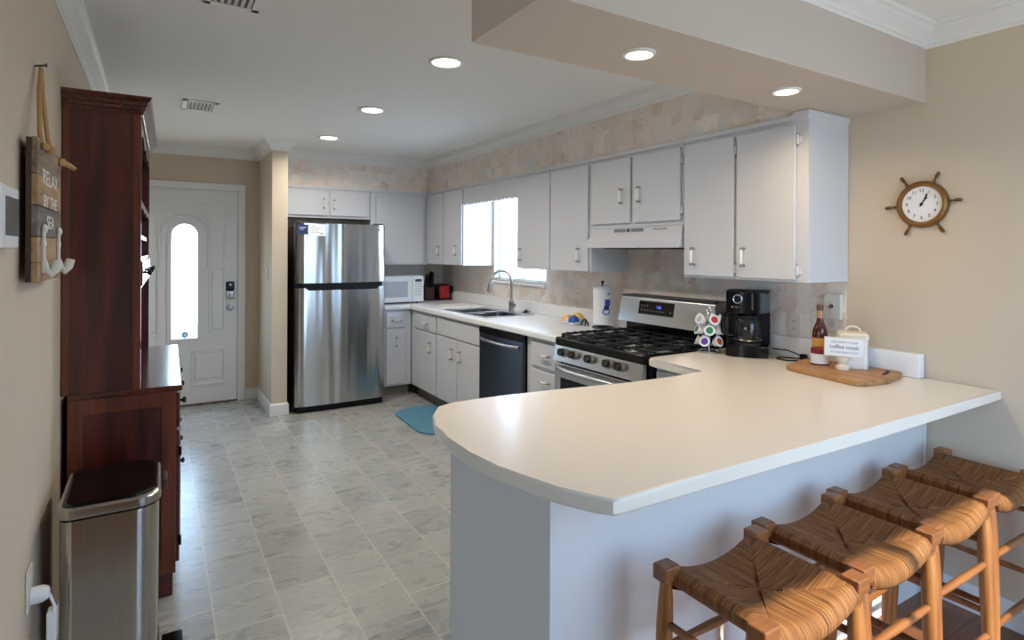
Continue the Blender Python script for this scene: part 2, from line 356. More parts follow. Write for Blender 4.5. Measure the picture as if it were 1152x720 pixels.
# ------------------------------------------------------------------ mesh helpers
class MB:
    """collects shapes into one mesh object"""
    def __init__(self):
        self.bm = bmesh.new(); self.mats = []; self.mi = 0

    def m(self, material):
        if material not in self.mats:
            self.mats.append(material)
        self.mi = self.mats.index(material)
        return self

    def _tagnew(self, before):
        for f in self.bm.faces:
            if f not in before:
                f.material_index = self.mi

    def box(self, a, b, bev=0.0, seg=2, rot=None, about=None):
        lo = Vector([min(a[i], b[i]) for i in range(3)]); hi = Vector([max(a[i], b[i]) for i in range(3)])
        fb = set(self.bm.faces)
        r = bmesh.ops.create_cube(self.bm, size=1)
        vs = r['verts']
        c = (lo + hi) / 2; d = hi - lo
        for v in vs:
            v.co = Vector((v.co.x * d.x, v.co.y * d.y, v.co.z * d.z)) + c
        if bev:
            es = list({e for v in vs for e in v.link_edges})
            bv = min(bev, .49 * min(d))
            out = bmesh.ops.bevel(self.bm, geom=es, offset=bv, segments=seg, affect='EDGES', profile=.5)
            vs = list({v for f in self.bm.faces if f not in fb for v in f.verts})
        if rot is not None:
            bmesh.ops.rotate(self.bm, verts=vs, cent=Vector(about) if about else c, matrix=rot)
        self._tagnew(fb)
        return self

    def lathe(self, prof, seg=24, mtx=None, cap=True):
        """profile of (radius, z) spun round z, then moved by mtx"""
        fb = set(self.bm.faces); mtx = mtx or Matrix()
        rings = []
        for r, z in prof:
            if r < 1e-6:
                rings.append([self.bm.verts.new(mtx @ Vector((0, 0, z)))])
            else:
                rings.append([self.bm.verts.new(mtx @ Vector((r * math.cos(2 * PI * k / seg), r * math.sin(2 * PI * k / seg), z))) for k in range(seg)])
        for A, B in zip(rings, rings[1:]):
            for k in range(seg):
                k2 = (k + 1) % seg
                if len(A) == 1 and len(B) == 1:
                    continue
                if len(A) == 1:
                    self.bm.faces.new((A[0], B[k2], B[k]))
                elif len(B) == 1:
                    self.bm.faces.new((A[k], A[k2], B[0]))
                else:
                    self.bm.faces.new((A[k], A[k2], B[k2], B[k]))
        if cap:
            if len(rings[0]) > 1:
                self.bm.faces.new(list(reversed(rings[0])))
            if len(rings[-1]) > 1:
                self.bm.faces.new(rings[-1])
        self._tagnew(fb)
        return self

    def cyl(self, p, q, r1, r2=None, seg=16):
        p = Vector(p); q = Vector(q); r2 = r1 if r2 is None else r2
        d = q - p
        mtx = Matrix.Translation(p) @ d.to_track_quat('Z', 'Y').to_matrix().to_4x4()
        return self.lathe([(r1, 0), (r2, d.length)], seg, mtx)

    def spin(self, p, q, prof, seg=16):
        """profile of (t along p..q, radius)"""
        p = Vector(p); q = Vector(q); d = q - p
        mtx = Matrix.Translation(p) @ d.to_track_quat('Z', 'Y').to_matrix().to_4x4()
        return self.lathe([(r, t * d.length) for t, r in prof], seg, mtx)

    def ball(self, c, r, sc=(1, 1, 1), seg=16):
        n = seg // 2
        prof = [(math.sin(PI * k / n), -math.cos(PI * k / n)) for k in range(n + 1)]
        prof = [(0 if x < 1e-5 else x, z) for x, z in prof]
        mtx = Matrix.Translation(c) @ Matrix.Diagonal((r * sc[0], r * sc[1], r * sc[2], 1))
        return self.lathe(prof, seg, mtx)

    def tube(self, pts, r, seg=8, closed=False):
        fb = set(self.bm.faces)
        pts = [Vector(p) for p in pts]; n = len(pts)
        rad = r if isinstance(r, (list, tuple)) else [r] * n
        tan = []
        for i in range(n):
            a = pts[(i - 1) % n] if (closed or i > 0) else pts[i]
            b = pts[(i + 1) % n] if (closed or i < n - 1) else pts[i]
            tan.append((b - a).normalized())
        up = Vector((0, 0, 1)) if abs(tan[0].z) < .9 else Vector((1, 0, 0))
        nrm = tan[0].cross(up).normalized()
        rings = []
        for i in range(n):
            if i:
                ax = tan[i - 1].cross(tan[i])
                if ax.length > 1e-7:
                    nrm = Matrix.Rotation(tan[i - 1].angle(tan[i]), 3, ax.normalized()) @ nrm
            nrm = (nrm - tan[i] * nrm.dot(tan[i])).normalized()
            bn = tan[i].cross(nrm)
            rings.append([self.bm.verts.new(pts[i] + rad[i] * (nrm * math.cos(2 * PI * k / seg) + bn * math.sin(2 * PI * k / seg))) for k in range(seg)])
        prs = list(zip(rings, rings[1:])) + ([(rings[-1], rings[0])] if closed else [])
        for A, B in prs:
            for k in range(seg):
                k2 = (k + 1) % seg
                self.bm.faces.new((A[k], A[k2], B[k2], B[k]))
        if not closed:
            self.bm.faces.new(list(reversed(rings[0]))); self.bm.faces.new(rings[-1])
        self._tagnew(fb)
        return self

    def prism(self, poly, z0, z1, mtx=None, bev=0, seg=2):
        """polygon (x, y) pulled from z0 to z1, then moved by mtx"""
        fb = set(self.bm.faces); mtx = mtx or Matrix()
        A = [self.bm.verts.new(mtx @ Vector((x, y, z0))) for x, y in poly]
        B = [self.bm.verts.new(mtx @ Vector((x, y, z1))) for x, y in poly]
        n = len(poly)
        f0 = self.bm.faces.new(list(reversed(A))); f1 = self.bm.faces.new(B)
        for k in range(n):
            self.bm.faces.new((A[k], A[(k + 1) % n], B[(k + 1) % n], B[k]))
        if bev:
            es = list(set(f0.edges) | set(f1.edges))
            bmesh.ops.bevel(self.bm, geom=es, offset=bev, segments=seg, affect='EDGES', profile=.5)
        self._tagnew(fb)
        return self

    def sweep(self, prof, path, up=Vector((0, 0, 1)), closed=False):
        """moulding: profile (out, up) along level path; 'out' is to the left of travel; mitred corners"""
        fb = set(self.bm.faces)
        P = [Vector(p) for p in path]; n = len(P); rings = []
        for i in range(n):
            d1 = (P[i] - P[i - 1]).normalized() if (i or closed) else None
            d2 = (P[(i + 1) % n] - P[i]).normalized() if (i < n - 1 or closed) else None
            d1 = d1 or d2; d2 = d2 or d1
            n1 = up.cross(d1); n2 = up.cross(d2)
            mid = (n1 + n2).normalized(); k = 1 / max(.2, mid.dot(n1))
            rings.append([self.bm.verts.new(P[i] + mid * (o * k) + up * h) for o, h in prof])
        m = len(prof)
        prs = list(zip(rings, rings[1:])) + ([(rings[-1], rings[0])] if closed else [])
        for A, B in prs:
            for k in range(m):
                self.bm.faces.new((A[k], B[k], B[(k + 1) % m], A[(k + 1) % m]))
        if not closed:
            self.bm.faces.new(rings[0]); self.bm.faces.new(list(reversed(rings[-1])))
        self._tagnew(fb)
        return self

    def text(self, s, size, mtx, depth=.0006, align='CENTER'):
        cu = bpy.data.curves.new('txt', 'FONT'); cu.body = s; cu.size = size; cu.align_x = align; cu.align_y = 'CENTER'; cu.extrude = depth
        o = bpy.data.objects.new('txt', cu); C.objects.link(o)
        dg = bpy.context.evaluated_depsgraph_get(); dg.update()
        me = bpy.data.meshes.new_from_object(o.evaluated_get(dg))
        bpy.data.objects.remove(o); bpy.data.curves.remove(cu)
        fb = set(self.bm.faces)
        vs = [self.bm.verts.new(mtx @ v.co) for v in me.vertices]
        for p in me.polygons:
            try:
                self.bm.faces.new([vs[i] for i in p.vertices])
            except ValueError:
                pass
        bpy.data.meshes.remove(me)
        self._tagnew(fb)
        return self

    def build(self, name, material=None, parent=None, smooth=True, angle=38, origin=None):
        if material is not None and not self.mats:
            self.mats = [material]
        bmesh.ops.recalc_face_normals(self.bm, faces=self.bm.faces)
        off = Vector((0, 0, 0))
        if parent is not None:
            p = parent
            while p is not None:
                off += p.location; p = p.parent
        if parent is None and origin is not None:
            off = Vector(origin)
        if off.length:
            bmesh.ops.translate(self.bm, verts=self.bm.verts, vec=-off)
        me = bpy.data.meshes.new(name); self.bm.to_mesh(me); self.bm.free()
        for mm in self.mats:
            me.materials.append(mm)
        if smooth:
            me.polygons.foreach_set('use_smooth', [True] * len(me.polygons)); me.set_sharp_from_angle(angle=R(angle))
        o = bpy.data.objects.new(name, me); C.objects.link(o)
        if smooth:
            wmod = o.modifiers.new('normals', 'WEIGHTED_NORMAL'); wmod.keep_sharp = True
        if parent is not None:
            o.parent = parent
        elif origin is not None:
            o.location = origin
        return o


def tag(o, label, cat, group=None, kind=None):
    o['label'] = label; o['category'] = cat
    if group:
        o['group'] = group
    if kind:
        o['kind'] = kind
    return o


def thing(name, label, cat, loc, group=None):
    o = bpy.data.objects.new(name, None); C.objects.link(o); o.empty_display_size = .1
    o.location = loc
    return tag(o, label, cat, group)


def struct(o):
    o['kind'] = 'structure'
    return o


def boxm(a, b, name, material, parent=None, bev=0.0, seg=2):
    return MB().box(a, b, bev, seg).build(name, material, parent)


# ------------------------------------------------------------------ the room shell
T = .12
# floors
struct(boxm((XL - T, 1.2, -.1), (XR + T, YB + T, 0), 'floor', M_TILE))
struct(MB().box((XV - T, YR - T, -.1), (XR + T, 1.2, 0)).box((XV - T, 1.2, -.1), (XL - T, YE + T, 0)).build('floor_dining', M_WOODF))
struct(boxm((-6, -6, -.2), (7, YR - T, -.06), 'ground', M_PATIO))
struct(boxm((XV - T, YR - T, ZC), (XR + T, YB + T, ZC + .1), 'ceiling', M_CEIL))
struct(boxm((XL - T, YE, 0), (XL, YB + T, ZC), 'wall_left', M_WALL))
# room added left of the camera; its window brightens the peninsula end
w = MB()
w.box((XV - T, YR - T, 0), (XV, VY0, ZC)).box((XV - T, VY1, 0), (XV, YE + T, ZC)).box((XV - T, VY0, 0), (XV, VY1, VZ0)).box((XV - T, VY0, VZ1), (XV, VY1, ZC))
struct(w.build('wall_far_left', M_WALL, smooth=False))
struct(boxm((XV, YE, 0), (XL - T, YE + T, ZC), 'wall_living', M_WALL))
f = MB()
for a, b in [((VY0, VZ0), (VY0 + .05, VZ1)), ((VY1 - .05, VZ0), (VY1, VZ1)), ((VY0, VZ0), (VY1, VZ0 + .05)), ((VY0, VZ1 - .05), (VY1, VZ1)), (((VY0 + VY1) / 2 - .02, VZ0), ((VY0 + VY1) / 2 + .02, VZ1))]:
    f.box((XV - .08, a[0], a[1]), (XV - .03, b[0], b[1]), .004)
struct(f.build('window_added', M_TRIM))
# right wall with the kitchen window opening; wallpaper sheet is the kitchen stretch of it
WY0, WY1, WZ0, WZ1 = 4.05, 4.95, 1.17, 2.05
w = MB().m(M_WALL)
w.box((XR, YR - T, 0), (XR + T, WY0, ZC)).box((XR, WY1, 0), (XR + T, YB + T, ZC))
w.box((XR, WY0, 0), (XR + T, WY1, WZ0)).box((XR, WY0, WZ1), (XR + T, WY1, ZC))
struct(w.build('wall_right', None, smooth=False))
w = MB()
w.box((XR - .003, 1.535, .9), (XR, WY0, ZC)).box((XR - .003, WY1, .9), (XR, YB, ZC)).box((XR - .003, WY0, .9), (XR, WY1, WZ0)).box((XR - .003, WY0, WZ1), (XR, WY1, ZC))
w.box((1.9, YB - .003, .9), (XR, YB, ZC))
struct(w.build('wall_right_paper', M_PAPER2, smooth=False))
# back wall with the front door opening
DX0, DX1, DZ = -.245, .668, 2.025
w = MB()
w.box((XL - T, YB, 0), (DX0, YB + T, ZC)).box((DX1, YB, 0), (XR + T, YB + T, ZC)).box((DX0, YB, DZ), (DX1, YB + T, ZC))
struct(w.build('wall_back', M_WALL, smooth=False))
# stub wall beside the refrigerator
struct(boxm((.855, 5.42, 0), (.985, YB, ZC), 'wall_stub', M_WALL))
# rear wall behind the camera with an unseen patio door sized to shape the daylight
PX0, PX1, PZ = 1.0, 2.56, 2.22
w = MB()
w.box((XV - T, YR - T, 0), (PX0, YR, ZC)).box((PX1, YR - T, 0), (XR + T, YR, ZC)).box((PX0, YR - T, PZ), (PX1, YR, ZC))
struct(w.build('wall_rear', M_WALL, smooth=False))
f = MB()
f.box((PX0, YR - .10, 0), (PX0 + .05, YR - .04, PZ)).box((PX1 - .05, YR - .10, 0), (PX1, YR - .04, PZ)).box((PX0, YR - .10, PZ - .05), (PX1, YR - .04, PZ)).box((PX0, YR - .10, 0), (PX1, YR - .04, .06))
f.box((1.77, YR - .10, .05), (1.81, YR - .04, PZ))
f = f.build('door_2', M_TRIM); struct(f)
M_TINT = glass_pane('tinted_patio_glass', (.60, .62, .645, 1))  # tint added to dim the daylight through the unseen door
boxm((PX0 + .04, YR - .072, .05), (1.78, YR - .068, PZ - .04), 'door_glass', M_TINT, f)
boxm((1.80, YR - .072, .05), (PX1 - .04, YR - .068, PZ - .04), 'door_glass', M_TINT, f)
# papered bulkheads flush with the wall cabinets
XU, YU, ZU = 2.50, 5.85, 2.085          # wall cabinet face planes and top
struct(MB().box((XU + .006, 1.6, ZU), (XR - .002, YB - .002, ZC)).build('wall_bulkhead_right', M_PAPER, smooth=False))
struct(MB().box((.985, YU + .006, ZU), (XU + .006, YB - .002, ZC)).build('wall_bulkhead_back', M_PAPER, smooth=False))
# dropped beam over the peninsula
struct(boxm((.83, 1.2, 2.10), (XR, 1.6, ZC), 'ceiling_beam', M_BEAM))

# crown moulding: drops .085, projects .075
CR = [(0, -.088), (.006, -.088), (.010, -.078), (.016, -.074), (.020, -.060), (.034, -.044), (.050, -.030), (.054, -.018), (.064, -.014), (.068, 0), (0, 0)]


def crown(name, path):
    struct(MB().sweep(CR, [(x, y, ZC) for x, y in path]).build(name, M_TRIM, angle=20))


crown('trim_1', [(XU + .006, 1.6), (XU + .006, YU + .006), (.985, YU + .006), (.985, 5.42), (.855, 5.42), (.855, YB), (XL, YB), (XL, YE)])
crown('trim_2', [(.83, 1.2), (XR, 1.2)][::1] if False else [(XR, YR), (XR, 1.2), (.83, 1.2), (.83, 1.6)])
BP = [(0, 0), (.014, 0), (.014, .085), (.010, .098), (.004, .105), (0, .105)]


def base(name, path):
    struct(MB().sweep(BP, [(x, y, 0) for x, y in path]).build(name, M_TRIM, angle=20))


base('baseboard_stub', [(.985, 5.44), (.985, 5.42), (.855, 5.42), (.855, YB), (.735, YB)])
base('baseboard_right', [(XR, YR), (XR, 1.2)])
base('baseboard_left', [(XL, YB), (XL, YE)])

# window in the kitchen: frame, sill, glass and blind
wn = bpy.data.objects.new('window_1', None); C.objects.link(wn); wn.location = (XR + .06, 4.5, WZ0); wn['kind'] = 'structure'
f = MB()
for a, b in [((WY0, WZ0), (WY0 + .045, WZ1)), ((WY1 - .045, WZ0), (WY1, WZ1)), ((WY0, WZ0), (WY1, WZ0 + .045)), ((WY0, WZ1 - .045), (WY1, WZ1)), ((4.485, WZ0), (4.515, WZ1))]:
    f.box((XR + .05, a[0], a[1]), (XR + .10, b[0], b[1]), .004)
for a, b in [((WY0, WZ0), (WY0 + .008, WZ1)), ((WY1 - .008, WZ0), (WY1, WZ1)), ((WY0 + .008, WZ1 - .008), (WY1 - .008, WZ1))]:
    f.box((XR - .004, a[0], a[1]), (XR + .05, b[0], b[1]))
f.build('window_frame', M_TRIM, wn)
boxm((XR + .073, WY0 + .02, WZ0 + .02), (XR + .077, WY1 - .02, WZ1 - .02), 'window_glass', M_GLASS, wn)
boxm((XR - .03, WY0 - .015, WZ0 - .022), (XR + .05, WY1 + .015, WZ0), 'window_sill', M_TRIM, wn, .004)
bl = thing('window_blind', 'white horizontal slat blind in the window over the sink', 'blind', (XR + .025, 4.5, WZ0 + .005))
f = MB()
zz = WZ0 + .03
while zz < WZ1 - .05:
    f.box((XR + .004, WY0 + .012, zz), (XR + .040, WY1 - .012, zz + .002), rot=Matrix.Rotation(R(0), 3, 'Y'))
    zz += .05
f.build('slat', M_BLIND, bl)
boxm((XR + .004, WY0 + .01, WZ1 - .045), (XR + .046, WY1 - .01, WZ1 - .002), 'head_rail', M_BLIND, bl, .004)
boxm((XR + .006, WY0 + .012, WZ0 + .005), (XR + .044, WY1 - .012, WZ0 + .02), 'bottom_rail', M_BLIND, bl, .004)

# front door
dr = bpy.data.objects.new('door_1', None); C.objects.link(dr); dr.location = (.21, YB + .03, 0); dr['kind'] = 'structure'
GX, GW, GZ0, GZ1 = .217, .105, .63, 1.695      # glass centre, half width, bottom, crown of arch


def arch(cx, hw, z0, z1, n=16):
    p = [(cx - hw, z0), (cx + hw, z0)]
    for k in range(n + 1):
        a = PI * k / n
        p.append((cx + hw * math.cos(a), z1 - hw + hw * math.sin(a)))
    return p


XZ = Matrix(((1, 0, 0, 0), (0, 0, 1, 0), (0, 1, 0, 0), (0, 0, 0, 1)))     # (x, y, z) -> (x, z, y)


def ring_prism(mb, outer, inner, y0, y1):
    """a plate between two outlines with the same number of corners"""
    fb = set(mb.bm.faces); n = len(outer); L = []
    for y in (y0, y1):
        L.append([[mb.bm.verts.new((x, y, z)) for x, z in pl] for pl in (outer, inner)])
    for k in range(n):
        k2 = (k + 1) % n
        mb.bm.faces.new((L[0][0][k], L[0][0][k2], L[0][1][k2], L[0][1][k])); mb.bm.faces.new((L[1][0][k], L[1][0][k2], L[1][1][k2], L[1][1][k]))
        mb.bm.faces.new((L[0][0][k], L[0][0][k2], L[1][0][k2], L[1][0][k])); mb.bm.faces.new((L[0][1][k], L[0][1][k2], L[1][1][k2], L[1][1][k]))
    mb._tagnew(fb)


d = MB()
ai = arch(GX, GW, GZ0, GZ1)
# door slab with the arched hole: outline corners matched to the arch points
zt = DZ - .004
n = 16
out = [(DX0 + .004, .012), (DX1 - .004, .012)]
for k in range(n + 1):
    a = k / n
    if a < .25:
        out.append((DX1 - .004, 1.30 + (zt - 1.30) * a / .25))
    elif a <= .75:
        out.append((DX1 - .004 + (DX0 - DX1 + .008) * (a - .25) / .5, zt))
    else:
        out.append((DX0 + .004, zt + (1.30 - zt) * (a - .75) / .25))
ring_prism(d, out, ai, YB + .022, YB + .062)
d.build('door_slab', M_DOOR, dr, angle=25)
d = MB(); ring_prism(d, arch(GX, GW + .035, GZ0 - .035, GZ1 + .035), ai, YB + .004, YB + .024); d.build('glass_surround', M_DOOR, dr, angle=25)
d = MB(); d.tube([(GX - GW - .09, YB + .02, GZ0 + .66)] + [(GX + (GW + .09) * math.cos(PI - PI * k / 20), YB + .02, GZ1 - GW + (GW + .09) * math.sin(PI * k / 20)) for k in range(21)] + [(GX + GW + .09, YB + .02, GZ0 + .66)], .009, 8); d.build('arch_moulding', M_DOOR, dr, angle=60)
MB().prism(arch(GX, GW + .004, GZ0 - .004, GZ1 + .004), YB + .038, YB + .042, XZ).build('door_glass', M_GLASS, dr)


def panel_frame(mb, pts, wd=.016):
    n_ = len(pts); cx = sum(p[0] for p in pts) / n_; cz = sum(p[1] for p in pts) / n_
    inn = []
    for i in range(n_):
        p0 = Vector(pts[i - 1]); p1 = Vector(pts[i]); p2 = Vector(pts[(i + 1) % n_])
        d1 = (p1 - p0).normalized(); d2 = (p2 - p1).normalized()
        n1 = Vector((-d1.y, d1.x)); n2 = Vector((-d2.y, d2.x)); mm = (n1 + n2).normalized()
        inn.append(tuple(p1 + mm * (wd / max(.3, mm.dot(n1)))))
    ring_prism(mb, pts, inn, YB + .006, YB + .024)


d = MB()
for s in (-1, 1):
    q = lambda dx, z: (GX + s * dx, z)
    for pts in ([q(.19, 1.36), q(.345, 1.36), q(.345, 1.90), q(.07, 1.90), q(.07, 1.83), q(.15, 1.79), q(.205, 1.68)],
                [q(.20, .66), q(.345, .66), q(.345, 1.30), q(.20, 1.30)],
                [q(.06, .18), q(.345, .18), q(.345, .52), q(.06, .52)]):
        panel_frame(d, pts if s > 0 else pts[::-1])
    d.box((GX + s * .09, YB + .012, .24), (GX + s * .315, YB + .024, .46), .010)
    d.box((GX + s * .228, YB + .012, .70), (GX + s * .315, YB + .024, 1.26), .010)
d.build('raised_panel', M_DOOR, dr)
f = MB()
for a, b in [((DX1, 0), (DX1 + .062, DZ - .0005)), ((DX0 - .062, 0), (DX0, DZ - .0005))]:
    f.box((a[0], YB - .016, a[1]), (b[0], YB, b[1]), .004)
f.box((DX0 - .062, YB - .016, DZ), (DX1 + .062, YB, DZ + .06), .004)
f.box((DX1 - .003, YB, 0), (DX1 + .02, YB + T, DZ)).box((DX0 - .02, YB, 0), (DX0 + .003, YB + T, DZ)).box((DX0, YB, DZ - .003), (DX1, YB + T, DZ + .02))
f.build('door_casing', M_TRIM, dr)
boxm((DX0, YB + .0, 0), (DX1, YB + .10, .012), 'threshold', mat('threshold_brown', (96, 74, 56), .5), dr, .003)
lk = MB().m(M_BLACK).box((.560, YB - .004, 1.066), (.636, YB + .024, 1.152), .012, 3).m(M_NICKEL).box((.560, YB - .002, .985), (.636, YB + .024, 1.066), .012, 3)
lk.box((.590, YB - .014, 1.005), (.610, YB + .0, 1.05), .004)
lk.m(M_WHITEINK).cyl((.60, YB - .0055, 1.122), (.60, YB - .003, 1.122), .009)
lk.build('keypad_lock', None, dr)
MB().lathe([(0, .062), (.018, .060), (.027, .048), (.026, .036), (.014, .026), (.012, .012), (.032, .010), (.034, 0)][::-1], 20, Matrix.Translation((.60, YB + .024, .905)) @ Matrix.Rotation(R(90), 4, 'X')).build('door_knob', M_NICKEL, dr)
MB().cyl((.665, YB + .0, .905), (.665, YB + .022, .905), .006).build('strike_plate', M_NICKEL, dr)
st = MB().m(mat('teal_glass', (70, 150, 160), .2)).lathe([(0, 0), (.028, .002), (.030, .006), (.024, .010), (0, .012)], 18, Matrix.Translation((.222, YB + .037, .662)) @ Matrix.Rotation(R(90), 4, 'X'))
st.m(M_WHITEINK).lathe([(0, 0), (.012, .001), (.010, .004), (0, .005)], 12, Matrix.Translation((.222, YB + .0255, .662)) @ Matrix.Rotation(R(90), 4, 'X'))
tag(st.build('glass_ornament', None, origin=(.222, YB + .03, .64)), 'small round teal ornament at the bottom of the front door glass', 'ornament')

# light switch on the stub wall
sw = thing('light_switch', 'white light switch plate on the narrow stub wall by the front door', 'switch', (.853, 5.65, 1.18))
boxm((.849, 5.613, 1.175), (.8548, 5.687, 1.29), 'plate', M_IVORY, sw, .003)
boxm((.843, 5.643, 1.218), (.849, 5.657, 1.247), 'toggle', M_IVORY, sw, .002)


# ------------------------------------------------------------------ cabinets
def fmap(face):
    if face == 'R':
        return lambda w_, d_, z_: (XR - d_, w_, z_)
    return lambda w_, d_, z_: (w_, YB - d_, z_)


def pull(mb_face, w_, d_, z_, vertical, parent, ln=.085):
    """white ceramic bar pull on two metal posts"""
    F = fmap(mb_face); mb = MB()
    e0 = (0, ln / 2) if vertical else (ln / 2, 0)
    for s in (-1, 1):
        a = F(w_ + s * e0[0], d_, z_ + s * e0[1]); b = F(w_ + s * e0[0], d_ + .026, z_ + s * e0[1])
        mb.m(M_NICKEL).cyl(a, b, .0065, .0055, 10)
        mb.ball(b, .0085, seg=10)
    k = .8
    a = F(w_ - e0[0] * k, d_ + .026, z_ - e0[1] * k); b = F(w_ + e0[0] * k, d_ + .026, z_ + e0[1] * k)
    mb.m(M_CERAM).spin(a, b, [(0, .006), (.2, .0085), (.8, .0085), (1, .006)], 10)
    o = mb.build('handle', None, parent)
    return o


def hinge(face, w_, d_, z_, parent):
    F = fmap(face); mb = MB().m(M_CAB)
    mb.cyl(F(w_, d_, z_ - .022), F(w_, d_, z_ + .022), .0065, None, 10)
    mb.box(F(w_ - .012, d_ - .014, z_ - .016), F(w_ + .012, d_ - .004, z_ + .016), .002)
    mb.m(M_NICKEL).ball(F(w_, d_, z_ + .024), .005, seg=8).ball(F(w_, d_, z_ - .024), .005, seg=8)
    mb.build('hinge', None, parent)


def slab(face, w0, w1, z0, z1, dep, th, parent, name, handle=None, hinges=None):
    """overlay door or drawer front; handle = (w, z, vertical); hinges = (w, [z ...])"""
    F = fmap(face)
    o = MB().box(F(w0, dep + .002, z0), F(w1, dep + th, z1), .005, 2).build(name, M_CAB, parent)
    if handle:
        pull(face, handle[0], dep + th, handle[1], handle[2], o, .085)
    if hinges:
        for z_ in hinges[1]:
            hinge(face, hinges[0], dep + th * .5, z_, o)
    return o


def carcass(face, w0, w1, z0, z1, dep, parent, name='body', kick=False):
    F = fmap(face); mb = MB().m(M_CAB)
    if kick:
        mb.box(F(w0, .003, z0 + .105), F(w1, dep, z1), .002)
        mb.m(M_KICK).box(F(w0 + .002, .01, z0), F(w1 - .002, dep - .07, z0 + .105))
    else:
        mb.box(F(w0, .003, z0), F(w1, dep, z1), .002)
    return mb.build(name, None, parent)


def top_rail(face, w0, w1, dep, parent, ends=()):
    F = fmap(face); mb = MB().box(F(w0 - .0015, .003, ZU - .026), F(w1 + .0015, dep + .010, ZU - .0005), .003)
    if w0 < 1.56 and face == 'R':
        mb.box(F(w0 - .006, .003, ZU - .012), F(1.598, dep + .012, 2.0985), .003)
    return mb.build('top_rail', M_CAB, parent)


DU = XR - XU           # depth of the wall cabinets, .33
DB = YB - YU           # back run, .31
TH = .019
gu = 'white wall cabinets'


def upper(face, w0, w1, z0, dep, label, doors, rail=True):
    F = fmap(face); c = F((w0 + w1) / 2, dep / 2, z0)
    t = thing('wall_cabinet', label, 'cabinet', c, gu)
    carcass(face, w0, w1, z0, ZU - .002, dep, t)
    top_rail(face, w0, w1, dep, t)
    for (a, b, z0_, z1_, h, hg) in doors:
        slab(face, a, b, z0_, z1_, dep, TH, t, 'door', h, hg)
    return t


ZL = 1.315
upper('R', 1.525, 2.245, ZL, DU, 'white two-door wall cabinet at the near end, above the coffee maker',
      [(1.912, 2.232, ZL + .012, 2.04, (2.16, 1.43, True), (1.905, [1.37, 1.97])), (1.580, 1.893, ZL + .012, 2.04, (1.845, 1.43, True), (1.573, [1.37, 1.97]))])
upper('R', 2.249, 3.048, 1.605, DU, 'short white two-door wall cabinet directly above the range hood',
      [(2.665, 3.035, 1.632, 2.04, (2.73, 1.80, True), None), (2.265, 2.640, 1.632, 2.04, (2.575, 1.80, True), (2.257, [1.69, 1.97]))])
upper('R', 3.052, 3.985, ZL, DU, 'white two-door wall cabinet between the sink window and the range hood',
      [(3.075, 3.508, ZL + .004, 2.04, (3.16, 1.43, True), (3.515, [1.38, 1.97])), (3.522, 3.975, ZL + .004, 2.04, (3.915, 1.43, True), None)])
upper('R', 4.975, YU - .001, ZL, DU, 'white two-door wall cabinet in the corner left of the sink window',
      [(4.985, 5.385, ZL + .004, 2.05, (5.09, 1.46, True), None), (5.405, 5.815, ZL + .004, 2.05, (5.49, 1.46, True), None)])
upper('B', .988, 1.868, 1.775, DB, 'short white two-door wall cabinet above the refrigerator',
      [(1.000, 1.436, 1.800, 2.045, (1.395, 1.92, True), None), (1.456, 1.846, 1.800, 2.045, (1.495, 1.91, True), None)])
upper('B', 1.872, XU - .002, ZL - .01, DB, 'white single-door wall cabinet above the microwave',
      [(1.925, XU - .045, ZL + .002, 2.035, None, None)])

# valance over the window: scalloped lower edge
vt = thing('window_valance', 'white valance board with a scalloped edge over the sink window', 'valance', (XU + .01, 4.48, 1.89))
pts = [(3.988, ZU - .002), (4.972, ZU - .002)]
N = 14
for i in range(N):
    a0 = 4.972 - (4.972 - 3.988) * i / N
    wdt = (4.972 - 3.988) / N
    for k in range(6):
        q = k / 6
        pts.append((a0 - wdt * q, 1.905 - .013 * math.sin(PI * q)))
pts.append((3.988, 1.905))
YZX = Matrix(((0, 0, 1, 0), (1, 0, 0, 0), (0, 1, 0, 0), (0, 0, 0, 1)))     # (a, b, c) -> (c, a, b)
MB().prism(pts, XU, XU + .018, YZX).build('board', M_CAB, vt)
boxm((XU - .010, 3.988, ZU - .026), (XU, 4.972, ZU - .0005), 'top_rail', M_CAB, vt, .004)

# base cabinets
DBB = XR - 2.205
DBK = YB - 5.545
gb = 'white base cabinets'


def lower(face, w0, w1, dep, label, fronts):
    F = fmap(face)
    t = thing('base_cabinet', label, 'cabinet', F((w0 + w1) / 2, dep / 2, 0), gb)
    carcass(face, w0, w1, 0, .874, dep, t, kick=True)
    for nm, a, b, z0, z1, h, hg in fronts:
        slab(face, a, b, z0, z1, dep, TH, t, nm, h, hg)
    return t


lower('B', 1.90, 2.200, DBK, 'narrow white base cabinet beside the refrigerator, below the microwave',
      [('drawer', 1.935, 2.13, .69, .842, (2.035, .765, False), None), ('door', 1.935, 2.13, .125, .675, (2.035, .55, True), (2.137, [.2, .6]))])
lower('R', 4.895, 5.540, DBB, 'white base cabinet with one drawer in the corner left of the sink',
      [('drawer', 4.91, 5.44, .695, .838, (5.12, .765, False), None), ('door', 4.91, 5.44, .118, .68, (5.02, .55, True), None)])
lower('R', 4.045, 4.890, DBB, 'white two-door base cabinet under the sink',
      [('false_front', 4.06, 4.88, .70, .845, None, None), ('door', 4.475, 4.88, .118, .685, (4.55, .56, True), None), ('door', 4.06, 4.462, .118, .685, (4.39, .56, True), None)])
lower('R', 2.962, 3.385, DBB, 'white one-drawer base cabinet between the dishwasher and the range',
      [('drawer', 2.985, 3.315, .680, .845, (3.13, .765, False), None), ('door', 2.985, 3.315, .118, .655, (3.13, .59, False), None)])
lower('R', 1.80, 2.158, DBB, 'white base cabinet wedged between the range and the peninsula',
      [('drawer', 1.815, 2.145, .69, .845, None, None), ('door', 1.815, 2.145, .118, .675, None, None)])

